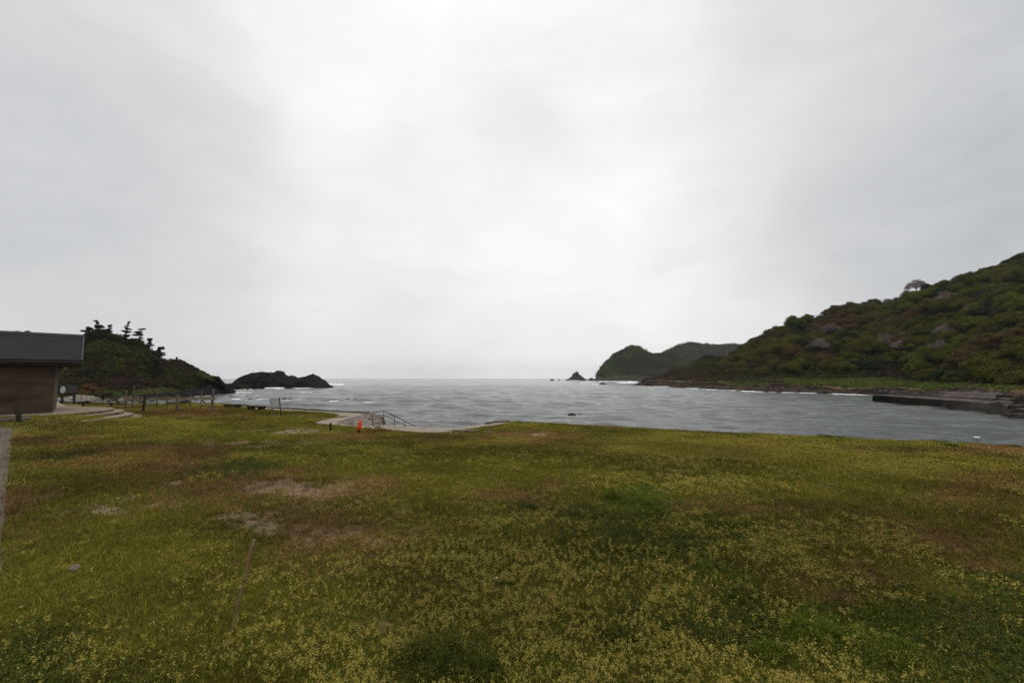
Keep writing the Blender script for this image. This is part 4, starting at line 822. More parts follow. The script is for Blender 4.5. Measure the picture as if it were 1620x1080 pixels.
# pale kerb and bollard by the paved path
a, b_ = G(-60, 670, off=.02), G(47, 663.5, off=.02); bm = bmesh.new(); beam(bm, (0, 0, .05), tuple((b_ - a)) [:2] + ((b_ - a).z + .05,), .22, .14)
o = bobj('kerb_stone', bm, M_pale, bevel=.01); o.location = a; tag(o, 'pale kerb stone lying in the grass before the building', 'kerb')
p = G(32.5, 668); bm = bmesh.new(); tp = P(25.5, 640.5, p.y); d = tp - p; tube(bm, [(0, 0, -.3), tuple(d * .5), tuple(d * .97), tuple(d)], [.10, .095, .09, .07], 14)
po = bobj('bollard', bm, M_woodd, smooth=False); po.location = p; tag(po, 'dark leaning wooden post beside the pale kerb', 'post')

# paved path along the left edge
pathL = [G(a, b_) for a, b_ in [(20, 677), (19, 690), (17, 710), (14, 740), (11, 775), (8, 815), (5, 850), (2, 890), (-2, 930), (-20, 1010), (-60, 1100)]]
m, t, b = material('concrete_pavers', .9, .2)
tcn = t.nodes.new('ShaderNodeTexCoord'); mp = t.nodes.new('ShaderNodeMapping'); mp.inputs['Rotation'].default_value = (0, 0, R(-48.5)); t.links.new(tcn.outputs['Object'], mp.inputs[0])
br = t.nodes.new('ShaderNodeTexBrick'); br.inputs['Scale'].default_value = 1.6; br.inputs['Mortar Size'].default_value = .012; br.inputs['Color1'].default_value = (.24, .185, .135, 1); br.inputs['Color2'].default_value = (.17, .13, .095, 1); br.inputs['Mortar'].default_value = (.04, .035, .02, 1)
t.links.new(mp.outputs[0], br.inputs[0]); nz = t.nodes.new('ShaderNodeTexNoise'); nz.inputs['Scale'].default_value = 6; nz.inputs['Detail'].default_value = 8
mx = t.nodes.new('ShaderNodeMix'); mx.data_type = 'RGBA'; mx.blend_type = 'MULTIPLY'; mx.inputs[0].default_value = .7; t.links.new(br.outputs[0], mx.inputs[6]); t.links.new(nz.outputs[0], mx.inputs[7]); t.links.new(mx.outputs[2], b.inputs['Base Color'])
bp = t.nodes.new('ShaderNodeBump'); bp.inputs['Strength'].default_value = .6; bp.inputs['Distance'].default_value = .01; t.links.new(br.outputs['Fac'], bp.inputs['Height']); bp.invert = True; t.links.new(bp.outputs[0], b.inputs['Normal'])
rows_ = []
pl = [np.array(p) for p in pathL]; dense = []
for i in range(len(pl) - 1):
    for k in range(12): dense.append(pl[i] + (pl[i + 1] - pl[i]) * k / 12)
dense.append(pl[-1]); dense = np.array(dense); dense[:, 0] += .10 * (fbm(dense[:, 1] * 2.5, dense[:, 0] * 0, 5, 3) - .5)
for w in np.linspace(0, 3.2, 9):
    q_ = dense.copy(); q_[:, 0] -= w * .75 ; q_[:, 1] -= w * .66; q_[:, 2] = zg(q_[:, 0], q_[:, 1]) + .022; rows_.append(q_)
Vp = np.concatenate(rows_); n_ = len(dense); Ip = np.arange(len(Vp)).reshape(len(rows_), n_)
tag(nmesh('path', Vp, np.stack([Ip[:-1, :-1], Ip[:-1, 1:], Ip[1:, 1:], Ip[1:, :-1]], -1).reshape(-1, 4), m), kind='structure')
path_poly = [tuple(p[:2]) for p in rows_[0]] + [tuple(p[:2]) for p in rows_[-1][::-1]]

# ---------------------------------------------------------------- promenade, apron, stone slope
def draped(name, lst, z, thick, mat, kind='structure'):
    pol = px_poly(lst, z); bm = bmesh.new(); prism(bm, pol, z - thick, z); bmesh.ops.triangulate(bm, faces=[f for f in bm.faces if len(f.verts) > 4]); o = bobj(name, bm, mat)
    if kind: tag(o, kind=kind)
    return pol
prom_px = [(335, 643.6), (372, 645.2), (410, 647.2), (450, 649.2), (490, 651), (515, 652.5), (530, 654.6), (533, 656.8), (528, 659.6), (518, 662.5), (508, 665.2), (496, 667.8), (503, 670), (525, 671.8), (548, 673.8), (570, 675.4), (600, 676.8), (606, 672), (601, 659.5), (592, 654.7), (580, 653.4), (520, 650.2), (440, 645.6), (390, 643.0), (340, 640.8), (300, 640.7), (300, 642.2)]
prom = draped('promenade', prom_px, .035, .15, M_conc)
ap_px = [(596, 676.5), (615, 679), (640, 681.5), (665, 683.6), (690, 684), (715, 683), (735, 680), (760, 676), (800, 670.2), (812, 668.2), (803, 667.2), (790, 667.9), (765, 670.6), (735, 675), (700, 677.2), (665, 675.2), (640, 673.5), (607, 671.3)]
apron = draped('apron_pavement', ap_px, .022, .15, M_conc)
# low dark-capped sea wall edge of the promenade
bm = bmesh.new(); pts = [G(a, b_, .04) for a, b_ in [(300, 640.6), (340, 640.9), (390, 643.1), (440, 645.7), (520, 650.3), (584, 653.7)]]
for a, b_ in zip(pts, pts[1:]): beam(bm, a + Vector((0, 0, .02)), b_ + Vector((0, 0, .02)), .16, .09)
o = bobj('sea_wall_cap', bm, M_woodd); tag(o, 'dark low kerb along the seaward edge of the promenade', 'kerb')
m, t, b = material('stone_masonry', .9, .2)
tcn = t.nodes.new('ShaderNodeTexCoord'); vo = t.nodes.new('ShaderNodeTexVoronoi'); vo.feature = 'DISTANCE_TO_EDGE'; vo.inputs['Scale'].default_value = 3.6; vc = t.nodes.new('ShaderNodeTexVoronoi'); vc.inputs['Scale'].default_value = 3.6
for v_ in (vo, vc): t.links.new(tcn.outputs['Object'], v_.inputs['Vector'])
rr_ = t.nodes.new('ShaderNodeValToRGB'); rr_.color_ramp.elements[0].position = .02; rr_.color_ramp.elements[0].color = (.05, .04, .03, 1); rr_.color_ramp.elements[1].position = .10; rr_.color_ramp.elements[1].color = (1, 1, 1, 1); t.links.new(vo.outputs['Distance'], rr_.inputs[0])
r2 = t.nodes.new('ShaderNodeValToRGB'); r2.color_ramp.elements[0].color = (.14, .11, .09, 1); r2.color_ramp.elements[1].color = (.32, .27, .23, 1); sp_ = t.nodes.new('ShaderNodeSeparateColor'); t.links.new(vc.outputs['Color'], sp_.inputs[0]); t.links.new(sp_.outputs[0], r2.inputs[0])
mx = t.nodes.new('ShaderNodeMix'); mx.data_type = 'RGBA'; mx.blend_type = 'MULTIPLY'; mx.inputs[0].default_value = 1; t.links.new(r2.outputs[0], mx.inputs[6]); t.links.new(rr_.outputs[0], mx.inputs[7]); t.links.new(mx.outputs[2], b.inputs['Base Color'])
bp = t.nodes.new('ShaderNodeBump'); bp.inputs['Strength'].default_value = .8; bp.inputs['Distance'].default_value = .04; t.links.new(rr_.outputs[0], bp.inputs['Height']); t.links.new(bp.outputs[0], b.inputs['Normal'])
M_mas = m
bot = [(532, 668.5, .04), (548, 671, .045), (565, 673, .045), (580, 674.3, .045), (594, 674.8, .03), (604, 673.4, .03)]
bm = bmesh.new(); nU = 26; grid = []
bpts = [G(a, b_, c) for a, b_, c in bot]; tops = [P(a, b_, d) for a, b_, d in [(545, 664, 25.9), (556, 659.5, 26.5), (570, 656, 27.0), (583, 654, 27.0), (593, 655.2, 26.0), (601, 660, 24.8)]]
def lerpl(l, u):
    f = u * (len(l) - 1); i = min(int(f), len(l) - 2); return l[i].lerp(l[i + 1], f - i)
for i in range(nU + 1):
    u = i / nU; A_, B_ = lerpl(bpts, u), lerpl(tops, u)
    rw = [A_.lerp(B_, k / 8) + Vector((0, 0, .06 * math.sin(math.pi * k / 8))) for k in range(9)] + [B_ + Vector((.1, .5, -.04)), B_ + Vector((.3, 1.0, -1.2))]
    grid.append([bm.verts.new(q_) for q_ in rw])
for a, b_ in zip(grid, grid[1:]):
    for k in range(len(a) - 1): bm.faces.new((a[k], b_[k], b_[k + 1], a[k + 1]))
bm.faces.new(list(grid[-1])); 
o = bobj('masonry_slope', bm, M_mas); tag(o, 'stone-set sloping wall where the promenade ends beside the railing', 'wall')
# stairs to the beach behind the apron
st = empty('beach_stairs', G(607, 672, 0)); tag(st, 'concrete stairs going down to the water beside the railing', 'stairs')
for k in range(10):
    bm = bmesh.new(); x0 = .55 * k; box(bm, (x0 + .6, 1.3, -.25 * (k + 1) - 1.0), (.56, 2.0, 2.0)); bobj('step', bm, M_conc, st)
# railing
rl_ = empty('handrail', G(607, 672, 0)); tag(rl_, 'dark metal handrail sloping down beside the beach stairs', 'railing')
o0 = Vector(rl_.location); dR = 22.9
def RP(px, py, d=dR): return P(px, py, d) - o0
for px, ty, by, d in ((589, 653, 675, 22.3), (607, 650, 672.5, dR), (624, 657.7, 678, dR), (640.3, 665.8, 686, dR), (656, 674, 692, dR)):
    bm = bmesh.new(); tube(bm, [tuple(RP(px, by, d)), tuple(RP(px, ty, d))], .017, 10); bobj('post', bm, M_dark, rl_, smooth=True)
bm = bmesh.new(); tube(bm, [tuple(RP(*a)) for a in [(589, 653, 22.3), (599, 650.9, 22.6), (607, 650, dR), (609, 650.6, dR), (624, 657.7, dR), (640.3, 665.8, dR), (656, 673.8, dR), (668, 680, dR)]], .022, 10); bobj('top_rail', bm, M_dark, rl_, smooth=True)
bm = bmesh.new(); tube(bm, [tuple(RP(*a)) for a in [(589, 658.6, 22.3), (607, 656.2, dR), (624, 664.2, dR), (640.3, 672.2, dR), (656, 680, dR)]], .016, 10); bobj('middle_rail', bm, M_dark, rl_, smooth=True)
# orange cover on a short post
p = G(568, 685); s_ = p.y / F * 1.0; u_ = lambda py: (685 - py) * s_
root = empty('marker_post', p); tag(root, 'short dark post with a bright orange-red cover at the lawn edge', 'marker post')
bm = bmesh.new(); tube(bm, [(-.03, 0, -.2), (0, 0, u_(678)), (.03, 0, u_(668))], [.055, .05, .045], 12); bobj('post', bm, M_woodd, root)
M_or = noise_mat('orange_red_plastic', [(.62, .055, .015), (.80, .09, .02)], 5, 3, .45, .1, spec=.4)
bm = bmesh.new(); tube(bm, [(0, 0, u_(679.5)), (.005, 0, u_(678)), (.02, 0, u_(673)), (.03, 0, u_(670)), (.035, 0, u_(667)), (.02, 0, u_(664.5)), (.02, 0, u_(663))], [.085, .10, .105, .085, .055, .05, .02], 14)
co = bobj('cover', bm, M_or, root, smooth=True)
bm = bmesh.new(); tube(bm, [(.026, 0, u_(670.9)), (.03, 0, u_(669.5))], [.088, .088], 14); bobj('band', bm, M_woodd, co)
# short stump post
p = G(522.5, 681); bm = bmesh.new(); tube(bm, [(0, 0, -.2), (0, 0, .2), (.01, 0, .36), (.01, 0, .38)], [.055, .052, .05, .03], 10); o = bobj('stump_post', bm, M_woodd); o.location = p; tag(o, 'short dark wooden post left of the orange-covered post', 'post')
# white rope on the ground
bm = bmesh.new(); tube(bm, [tuple(G(a, b_, .09 + c)) for a, b_, c in [(571, 676.5, 0), (576, 675.2, .03), (579, 674.2, .06), (583, 675.4, .02), (586, 674.6, .03), (589, 676.2, .02), (592, 677.6, .0), (590, 675.5, .05), (586, 673.8, .09)]], .022, 8)
o = bobj('rope', bm, noise_mat('white_rope', [(.5, .5, .48), (.62, .62, .6)], 5, 3, .8, 0)); tag(o, 'white rope lying at the foot of the stone slope', 'rope')
# timber edging
for k, (a, b_, w, h, lab, mt) in enumerate([((716, 683.6), (757, 684.4), .16, .12, 'long grey plank lying at the apron edge', M_wood), ((781, 668.6), (806, 667.9), .08, .07, 'dark wooden edging at the tip of the apron', M_woodd), ((768, 671.4), (781, 668.8), .08, .06, 'short dark edging joining the tip of the apron', M_woodd), ((765, 684.3), (779, 685.2), .06, .03, 'thin pale board in the grass right of the plank', M_pale)]):
    A_, B_ = G(*a), G(*b_); bm = bmesh.new(); d = B_ - A_; beam(bm, (0, 0, .06), (d.x, d.y, .06 + d.z), w, h); o = bobj('plank', bm, mt, bevel=.006); o.location = A_; tag(o, lab, 'plank')
for k, (px, py, lab) in enumerate([(709, 684.2, 'grey stone left of the plank'), (713, 685.6, 'grey stone in front of the plank end'), (722, 686.4, 'flat grey stone below the plank')]): boulder(px, py, 6, 2, float(G(px, py).y), lab, seed=220 + k, mat=M_pale, sub=3)

# benches
def bench(px0, px1, ytop, yfoot, dep, label):
    A_, B_ = P(px0, ytop, dep), P(px1, ytop + .8, dep - .4); c = (A_ + B_) / 2; base = float(zg(c.x, c.y)); root = empty('bench', (c.x, c.y, base)); tag(root, label, 'bench', 'benches on the promenade')
    hh = c.z - base; L_ = (B_ - A_).length; ang = math.atan2(B_.y - A_.y, B_.x - A_.x); root.rotation_euler = (0, 0, ang)
    bm = bmesh.new(); box(bm, (0, 0, hh - .04), (L_, .42, .09)); bobj('seat', bm, M_woodd, root, bevel=.012)
    for s in (-1, 1):
        bm = bmesh.new(); w = .16
        v = [(-w, -.15, -.05), (w, -.15, -.05), (w, .15, -.05), (-w, .15, -.05), (-w * 1.5, -.17, hh - .09), (w * 1.5, -.17, hh - .09), (w * 1.5, .17, hh - .09), (-w * 1.5, .17, hh - .09)]
        hexa(bm, [Vector(a) + Vector((s * L_ * .32, 0, 0)) for a in v]); bobj('leg', bm, M_woodd, root)
bench(357.5, 380, 639.2, 646, 36.2, 'dark slab bench at the lawn edge, the left one of two')
bench(393.5, 418, 641.4, 648.5, 35.0, 'dark slab bench at the lawn edge, nearer the signboard')
# signboard
b0, b1 = G(432.5, 657), G(444.5, 659); dS = b1.y; root = empty('signboard', b1); tag(root, 'weathered pale signboard leaning on two thin posts beside the benches', 'signboard'); o0 = Vector(root.location)
M_board = noise_mat('weathered_board', [(.26, .30, .27), (.38, .40, .37), (.30, .29, .27)], 2.2, 7, .8, .1, stretch=(3, 3, .7))
pp = lambda px, py, d=dS: tuple(P(px, py, d) - o0)
bm = bmesh.new(); tube(bm, [pp(432.8, 657.5), pp(427, 630.5)], .03, 8); bobj('post', bm, M_wood, root)
bm = bmesh.new(); tube(bm, [pp(444.7, 661), pp(443.3, 645), pp(442, 628.7)], .035, 8); bobj('post', bm, M_woodd, root)
bm = bmesh.new(); q_ = [(427, 630.3), (441, 629), (441.3, 644), (429.5, 644.3)]
hexa(bm, [Vector(pp(a, b_, dS - .06)) for a, b_ in q_] + [Vector(pp(a, b_, dS - .10)) for a, b_ in q_]); bobj('board', bm, M_board, root)
boulder(449.5, 656.5, 6, 1.6, float(G(449.5, 656.5).y), 'dark mound of soil at the foot of the signboard', mat=M_rocks, seed=230, sub=3)

# wooden rail fence
fr = empty('rail_fence', G(265, 650)); tag(fr, 'weathered wooden post-and-rail fence at the edge of the lawn before the beach', 'fence'); o0 = Vector(fr.location)
def fpost(px0, y0, px1, y1, w, mat):
    b_ = G(px0, y0); bm = bmesh.new(); t_ = P(px1, y1, b_.y); w = w * .72; beam(bm, b_ - o0 - Vector((0, 0, .2)), t_ - o0, w, w); bobj('post', bm, mat, fr, bevel=.008)
for a in ((198.5, 649, 200.5, 617.5, .11, M_wood), (208.5, 647.5, 213, 610, .10, M_wood), (226.5, 651.5, 229.5, 626, .16, M_woodd), (247.5, 645, 250, 616, .10, M_wood), (264.8, 650.5, 264, 627.5, .12, M_wood), (280, 651.5, 281, 624, .14, M_wood), (301.5, 646.5, 302, 625, .10, M_wood), (317.5, 646, 319.5, 617.5, .09, M_wood), (334.5, 651, 338, 615.5, .17, M_wood)): fpost(*a)
for (a, b_) in (((196, 632.6), (342, 630.4)), ((198, 627.8), (228, 628.6))):
    bm = bmesh.new(); d0 = G(226, 651.5).y; A_, B_ = P(a[0], a[1], 31.5), P(b_[0], b_[1], 32.0); beam(bm, A_ - o0, B_ - o0, .10, .15 if a[0] == 196 else .07); bobj('rail', bm, M_raw, fr, bevel=.01)
bm = bmesh.new(); beam(bm, P(228, 629.2, 33.5) - o0, P(335, 627.8, 34) - o0, .08, .09); bobj('rail', bm, M_wood, fr, bevel=.01)
bm = bmesh.new(); beam(bm, P(318, 631, 33) - o0, P(326, 638.5, 33) - o0, .07, .08); bobj('brace', bm, M_wood, fr)
lf = empty('low_fence', G(150, 647)); tag(lf, 'low dark wooden rail fence between the terrace and the beach', 'fence'); o0 = Vector(lf.location)
bm = bmesh.new(); beam(bm, P(95, 636.2, 36) - o0, P(198, 639.0, 36) - o0, .06, .08); bobj('rail', bm, M_woodd, lf)
for px in (96, 131.5, 176):
    bm = bmesh.new(); bb = P(px, 646.5, 36); tt_ = P(px, 634.8 + (px > 150) * 2, 36); beam(bm, bb - o0, tt_ - o0, .13, .13); bobj('post', bm, M_woodd, lf)

# information board behind the building and tarp-like pale slope
bb = empty('notice_board', P(113, 640, 44)); tag(bb, 'grey slatted notice board on dark legs beside the building corner', 'board'); o0 = Vector(bb.location)
for k in range(5):
    bm = bmesh.new(); y0 = 609.6 + k * 2.35; box(bm, (P(109, y0 + 1.1, 44) - o0), (26 * 44 / F, .06, 2.25 * 44 / F)); bobj('slat', bm, noise_mat('grey_board_slat_%d' % k, [(.045, .04, .036), (.075, .066, .058)], 3, 5, .9, .1) if k == 0 else bpy.data.materials['grey_board_slat_0'], bb)
for px in (97, 116):
    bm = bmesh.new(); beam(bm, P(px, 641, 44) - o0 + Vector((0, .08, 0)), P(px, 610, 44) - o0 + Vector((0, .08, 0)), .2, .1); bobj('leg', bm, M_woodd, bb)
bm = bmesh.new(); bmesh.ops.create_cone(bm, cap_ends=True, segments=24, radius1=.27, radius2=.27, depth=.05, matrix=Matrix.Translation(P(99.5, 616.5, 43.9) - o0) @ Matrix.Rotation(math.pi / 2, 4, 'X') @ Matrix.Diagonal((1, 1.3, 1, 1)))
bobj('round_plate', bm, noise_mat('pale_plate', [(.36, .38, .36), (.45, .46, .44)], 4, 3, .7, 0), bb)
crag('pale_rock', [(60, 632), (75, 629), (95, 627), (110, 625), (119, 624), (123, 621.5), (126, 624), (131, 634)], 96, 5, 'pale sloping concrete block beyond the notice board', 'concrete block', mat=M_pale, seed=31, rough=.02, basez=-2.2, nx=40, ny=20)

# ---------------------------------------------------------------- pier on the right
M_pier = noise_mat('old_pier_concrete', [(.030, .023, .018), (.062, .048, .038), (.105, .082, .065)], .7, 8, .9, .5, 4, .06)
M_pierd = noise_mat('wet_pier_face', [(.008, .006, .005), (.018, .013, .009), (.036, .026, .015)], .6, 8, .7, .5, 4, .06, stretch=(1, 1, 2))
pr = empty('pier', W(1381, 633)); tag(pr, 'old low concrete pier with a raised back wall on the right shore', 'pier'); o0 = Vector(pr.location)
PZ = -1.75
fl = [W(1381, 633.3), W(1410, 636.5), W(1480, 644), W(1540, 650.5), W(1592, 656.5)]
bkp = [G(1381, 623.6, PZ), G(1425, 624.2, PZ), G(1500, 626.5, PZ), G(1560, 629.5, PZ), G(1605, 633, PZ)]
flt = [G(1381, 624.9, PZ), G(1410, 626.4, PZ), G(1480, 631.5, PZ), G(1540, 635.5, PZ), G(1592, 640, PZ)]
bm = bmesh.new(); gr = []
for i in range(61):
    u = i / 60; A_, T_, B_ = lerpl(fl, u), lerpl(flt, u), lerpl(bkp, u); nn_ = float(fbm(np.array(u * 22), np.array(0.), 3, 4)) - .5
    T_ = T_ + Vector((nn_ * .2, 0, nn_ * .2 * (1 + 6 * max(0, u - .75) * 4))); A_ = A_ + Vector((nn_ * .15, 0, 0))
    gr.append([bm.verts.new(v_ - o0) for v_ in (A_ + Vector((0, 0, -2)), A_, A_.lerp(T_, .5) + Vector((nn_ * .3, .1, 0)), T_, B_ + Vector((0, 0, nn_ * .1)), B_ + Vector((0, 1, -4)))])
for a, b_ in zip(gr, gr[1:]):
    for k in range(5):
        f = bm.faces.new((a[k], b_[k], b_[k + 1], a[k + 1])); f.material_index = 0 if k >= 3 else 1
bm.faces.new(gr[0]).material_index = 1; bm.faces.new(gr[-1][::-1])
bobj('quay', bm, [M_pier, M_pierd], pr)
bm = bmesh.new(); prev = None
for i in range(41):
    u = i / 40; px = 1410 + 165 * u; d = float(np.interp(px, [1410, 1500, 1575], [112, 97, 82])); top = float(np.interp(px, [1410, 1416, 1500, 1560, 1575], [619.8, 618.2, 618.9, 620.3, 622])); bt = float(np.interp(px, [1410, 1470, 1500, 1575], [624.3, 626, 627, 630]))
    slope = float(np.interp(px, [1480, 1510], [.4, 5]))
    T_ = P(px, top, d + slope); Bt = P(px, bt, d); rw = [bm.verts.new(v_ - o0) for v_ in (Bt + Vector((0, 0, -.5)), Bt, T_, T_ + Vector((.6, 1.4, 0)), T_ + Vector((.6, 2.2, -3)))]
    if prev:
        for k in range(4):
            f = bm.faces.new((prev[k], rw[k], rw[k + 1], prev[k + 1])); f.material_index = 0 if (k >= 2 or px > 1490) else 1
    else: bm.faces.new(rw)
    prev = rw
bobj('back_wall', bm, [M_pier, noise_mat('pier_wall_face', [(.03, .022, .018), (.055, .042, .035), (.075, .058, .048)], .8, 7, .9, .3, 4, .05)], pr)
bm = bmesh.new(); tube(bm, [(0, 0, 0), (0, 0, .28)], .09, 10); o = bobj('bollard', bm, M_pale, pr); o.location = G(1510, 630.5, PZ) - o0
# tumbled slabs at the landward end
g = random.Random(9)
sl = [(1500, 622, 26, 2), (1540, 624.5, 30, 2.5), (1570, 622.5, 34, 3), (1600, 625, 36, 4), (1585, 631, 36, 4), (1612, 633, 40, 4.5), (1560, 629.5, 26, 3), (1598, 641, 34, 5), (1620, 648, 40, 6), (1640, 640, 40, 8), (1605, 655, 26, 3.5), (1578, 637, 22, 3), (1540, 619.5, 20, 2), (1590, 619.5, 24, 2.4), (1616, 621, 24, 3), (1630, 629, 30, 4)]
sn = ['slab behind the pier wall', 'tilted slab at the landward end of the pier wall', 'broad slab above the pier end', 'pale-topped slab near the picture edge', 'dark slab right of the pier deck', 'stacked slab at the right picture edge', 'slab on the pier deck end', 'dark wet slab where the pier meets the rocks', 'wet ledge at the right picture edge above the foam', 'big slab cut by the picture edge', 'lowest slab awash in foam', 'broken slab on the pier edge', 'small slab on the bank above the pier', 'small pale slab below the right thicket', 'slab under the thicket at the picture edge', 'slab at the picture edge between ledges']
for k, (px, py, w, h) in enumerate(sl):
    d = float(np.interp(py, [618, 625, 632, 640, 648, 656], [112, 96, 84, 76, 70, 66])); p = P(px, py, d); w_ = w * d / F; bm = bmesh.new(); bmesh.ops.create_cube(bm, size=1); bmesh.ops.subdivide_edges(bm, edges=bm.edges[:], cuts=5, use_grid_fill=True)
    co = np.array([v.co[:] for v in bm.verts]); n_ = fbm(co[:, 0] * 3 + k, co[:, 1] * 3 + co[:, 2] * 2, k + 5, 4) - .5; hz = max(.5, h * d / F * 1.1)
    for v, a in zip(bm.verts, n_): v.co = Vector((v.co.x * w_ * (1 + .35 * a), v.co.y * w_ * .5 * (1 + a * .5), v.co.z * hz * (1 + .3 * a) + a * hz * .5))
    o = bobj('rock_slab', bm, [M_pier, M_rocks][k % 2]); o.location = p - Vector((0, 0, .15)); o.rotation_euler = (g.uniform(-.12, .12), g.uniform(-.08, .08), g.uniform(-.3, .6)); tag(o, 'grey-brown ' + sn[k], 'rock slab', 'tumbled slabs at the landward end of the pier')

# two people on the pier end
M_skin = noise_mat('skin', [(.32, .20, .14), (.36, .23, .17)], 5, 2, .6, 0); M_hair = noise_mat('black_hair', [(.012, .010, .009), (.02, .017, .015)], 8, 2, .6, 0)
def person(px, py, dep, rz, bend, top_col, leg_col, label, sc_=1.0):
    p = P(px, py, dep); root = empty('person', p, rz); root.scale = (sc_,) * 3; tag(root, label, 'person', None)
    hip = Vector((0, 0, .88)); f = Vector((0, 1, 0)); sp1 = hip + Vector((0, math.sin(bend) * .25, math.cos(bend) * .25)); ch = hip + Vector((0, math.sin(bend) * .48, math.cos(bend) * .48)); nk = ch + Vector((0, math.sin(bend) * .14, math.cos(bend) * .14)); hd = nk + Vector((0, .03 + math.sin(bend) * .06, .10)); ht = hd + Vector((0, .02, .12))
    J = [hip, sp1, ch, nk, hd, ht]; E = [(0, 1), (1, 2), (2, 3), (3, 4), (4, 5)]; Rr = [.145, .13, .15, .055, .085, .075]
    def add(par, pt, r_): J.append(pt); Rr.append(r_); E.append((par, len(J) - 1)); return len(J) - 1
    for s in (-1, 1):
        h_ = add(0, hip + Vector((s * .10, 0, -.05)), .10); k_ = add(h_, Vector((s * .12, .06 * s + .04, .47)), .065); a_ = add(k_, Vector((s * .12, .04 * s - .03, .08)), .042); add(a_, Vector((s * .13, .04 * s + .13, .035)), .035)
        sh = add(2, ch + Vector((s * .19, 0, .04)), .06); el = add(sh, ch + Vector((s * .25, .08, -.22)), .043); wr = add(el, ch + Vector((s * .20, .28, -.32)), .030); hn = add(wr, ch + Vector((s * .19, .35, -.34)), .034)
        for q_ in range(4): add(hn, ch + Vector((s * .19 + (q_ - 1.5) * .018, .42 + .01 * (q_ % 2), -.37)), .009)
        add(hn, ch + Vector((s * .155, .36, -.37)), .010)
    me = bpy.data.meshes.new('body'); me.from_pydata([tuple(v) for v in J], E, []); o = bpy.data.objects.new('body', me); link(o, root)
    md = o.modifiers.new('skin', 'SKIN'); sv = me.skin_vertices[0].data
    for i, r_ in enumerate(Rr): sv[i].radius = (r_, r_)
    sv[0].use_root = True; o.modifiers.new('sub', 'SUBSURF').levels = 1; o.modifiers['sub'].render_levels = 1; me.materials.append(M_skin)
    def cloth(name, idx, grow, mat):
        sub = {j: i for i, j in enumerate(idx)}; m2 = bpy.data.meshes.new(name); m2.from_pydata([tuple(J[j]) for j in idx], [(sub[a], sub[b_]) for a, b_ in E if a in sub and b_ in sub], [])
        c = bpy.data.objects.new(name, m2); link(c, root); c.modifiers.new('skin', 'SKIN'); s2 = m2.skin_vertices[0].data
        for j, i in sub.items(): s2[i].radius = (Rr[j] + grow,) * 2
        s2[0].use_root = True; c.modifiers.new('sub', 'SUBSURF').levels = 1; c.modifiers['sub'].render_levels = 1; m2.materials.append(mat)
    arms = [i for i, v in enumerate(J) if i > 5]
    L0 = 6; n_side = 13
    legs = [0]; tops_ = [0, 1, 2]
    for s in (0, 1):
        b0_ = L0 + s * n_side; legs += [b0_, b0_ + 1, b0_ + 2]; tops_ += [b0_ + 4, b0_ + 5, b0_ + 6]
    cloth('jacket', tops_, .02, noise_mat('jacket_' + label[:8].replace(' ', '_'), [top_col, tuple(x * 1.2 for x in top_col)], 6, 3, .8, 0)); cloth('trousers', legs, .016, noise_mat('trousers_' + label[:8].replace(' ', '_'), [leg_col, tuple(x * 1.3 for x in leg_col)], 6, 3, .85, 0))
    bm = bmesh.new(); bmesh.ops.create_icosphere(bm, subdivisions=2, radius=.105, matrix=Matrix.Translation(hd.lerp(ht, .75) + Vector((0, -.025, .03)))); bobj('hair', bm, M_hair, root, smooth=True)
    bm = bmesh.new(); box(bm, tuple(hd + Vector((0, .095, .03))), (.02, .03, .04)); bobj('nose', bm, M_skin, root)
person(1395.5, 624.4, 114, R(60), .75, (.16, .17, .18), (.03, .04, .08), 'person in a grey jacket bending over at the pier end, left of the other', .95)
person(1399.5, 624.9, 113, R(-100), .55, (.07, .075, .085), (.02, .03, .08), 'person in dark top and blue trousers stooping on the pier, right of the other', .95)

# ---------------------------------------------------------------- things lying in the lawn
b0 = G(365, 1004); root = empty('bamboo_stake', b0); tag(root, 'thin pale brown stake leaning in the grass of the near lawn', 'stake')
tp = P(402, 853, b0.y + .12); d = tp - b0
bm = bmesh.new(); n = 14; pts = [d * (k / n) + Vector((.003 * math.sin(k * .9), 0, 0)) for k in range(n + 1)]; tube(bm, [(0, 0, -.05)] + [tuple(a) for a in pts], [.009] + [.011 + .005 * k / n + (.003 if k == 8 else 0) for k in range(n + 1)], 10)
M_bam = noise_mat('dry_bamboo', [(.12, .08, .042), (.19, .13, .072), (.14, .095, .05)], 7, 5, .7, .1)
bobj('cane', bm, M_bam, root, smooth=True)
bm = bmesh.new(); c = d * .56; tube(bm, [tuple(c - d * .02), tuple(c + d * .02)], [.018, .018], 10); bobj('joint', bm, noise_mat('rusty_joint', [(.10, .04, .02), (.16, .07, .03)], 9, 3, .8, 0), root)
boulder(118, 900, 17, 6, float(G(118, 901).y), 'small pinkish-brown stone lying in the left of the lawn', mat=noise_mat('pinkish_stone', [(.16, .10, .075), (.26, .18, .14)], 9, 5, .9, .2), seed=240, sub=3)
M_wh = noise_mat('white_scrap', [(.6, .6, .6), (.7, .7, .7)], 9, 2, .7, 0)
for k, (px, py, w, lab) in enumerate([(786, 918, 5, 'tiny white scrap among the flowers in the middle of the lawn'), (1565, 709, 3, 'tiny white scrap near the right end of the lawn edge'), (514, 801, 4, 'small dark clod beside the bare ground of the lawn'), (809, 857, 4, 'small dark clod in the middle of the lawn')]):
    boulder(px, py, w, w * .5, float(G(px, py).y), lab, 'scrap' if k < 2 else 'clod', mat=M_wh if k < 2 else M_woodd, seed=250 + k, sub=2, name='scrap' if k < 2 else 'soil_clod').location.z += .02

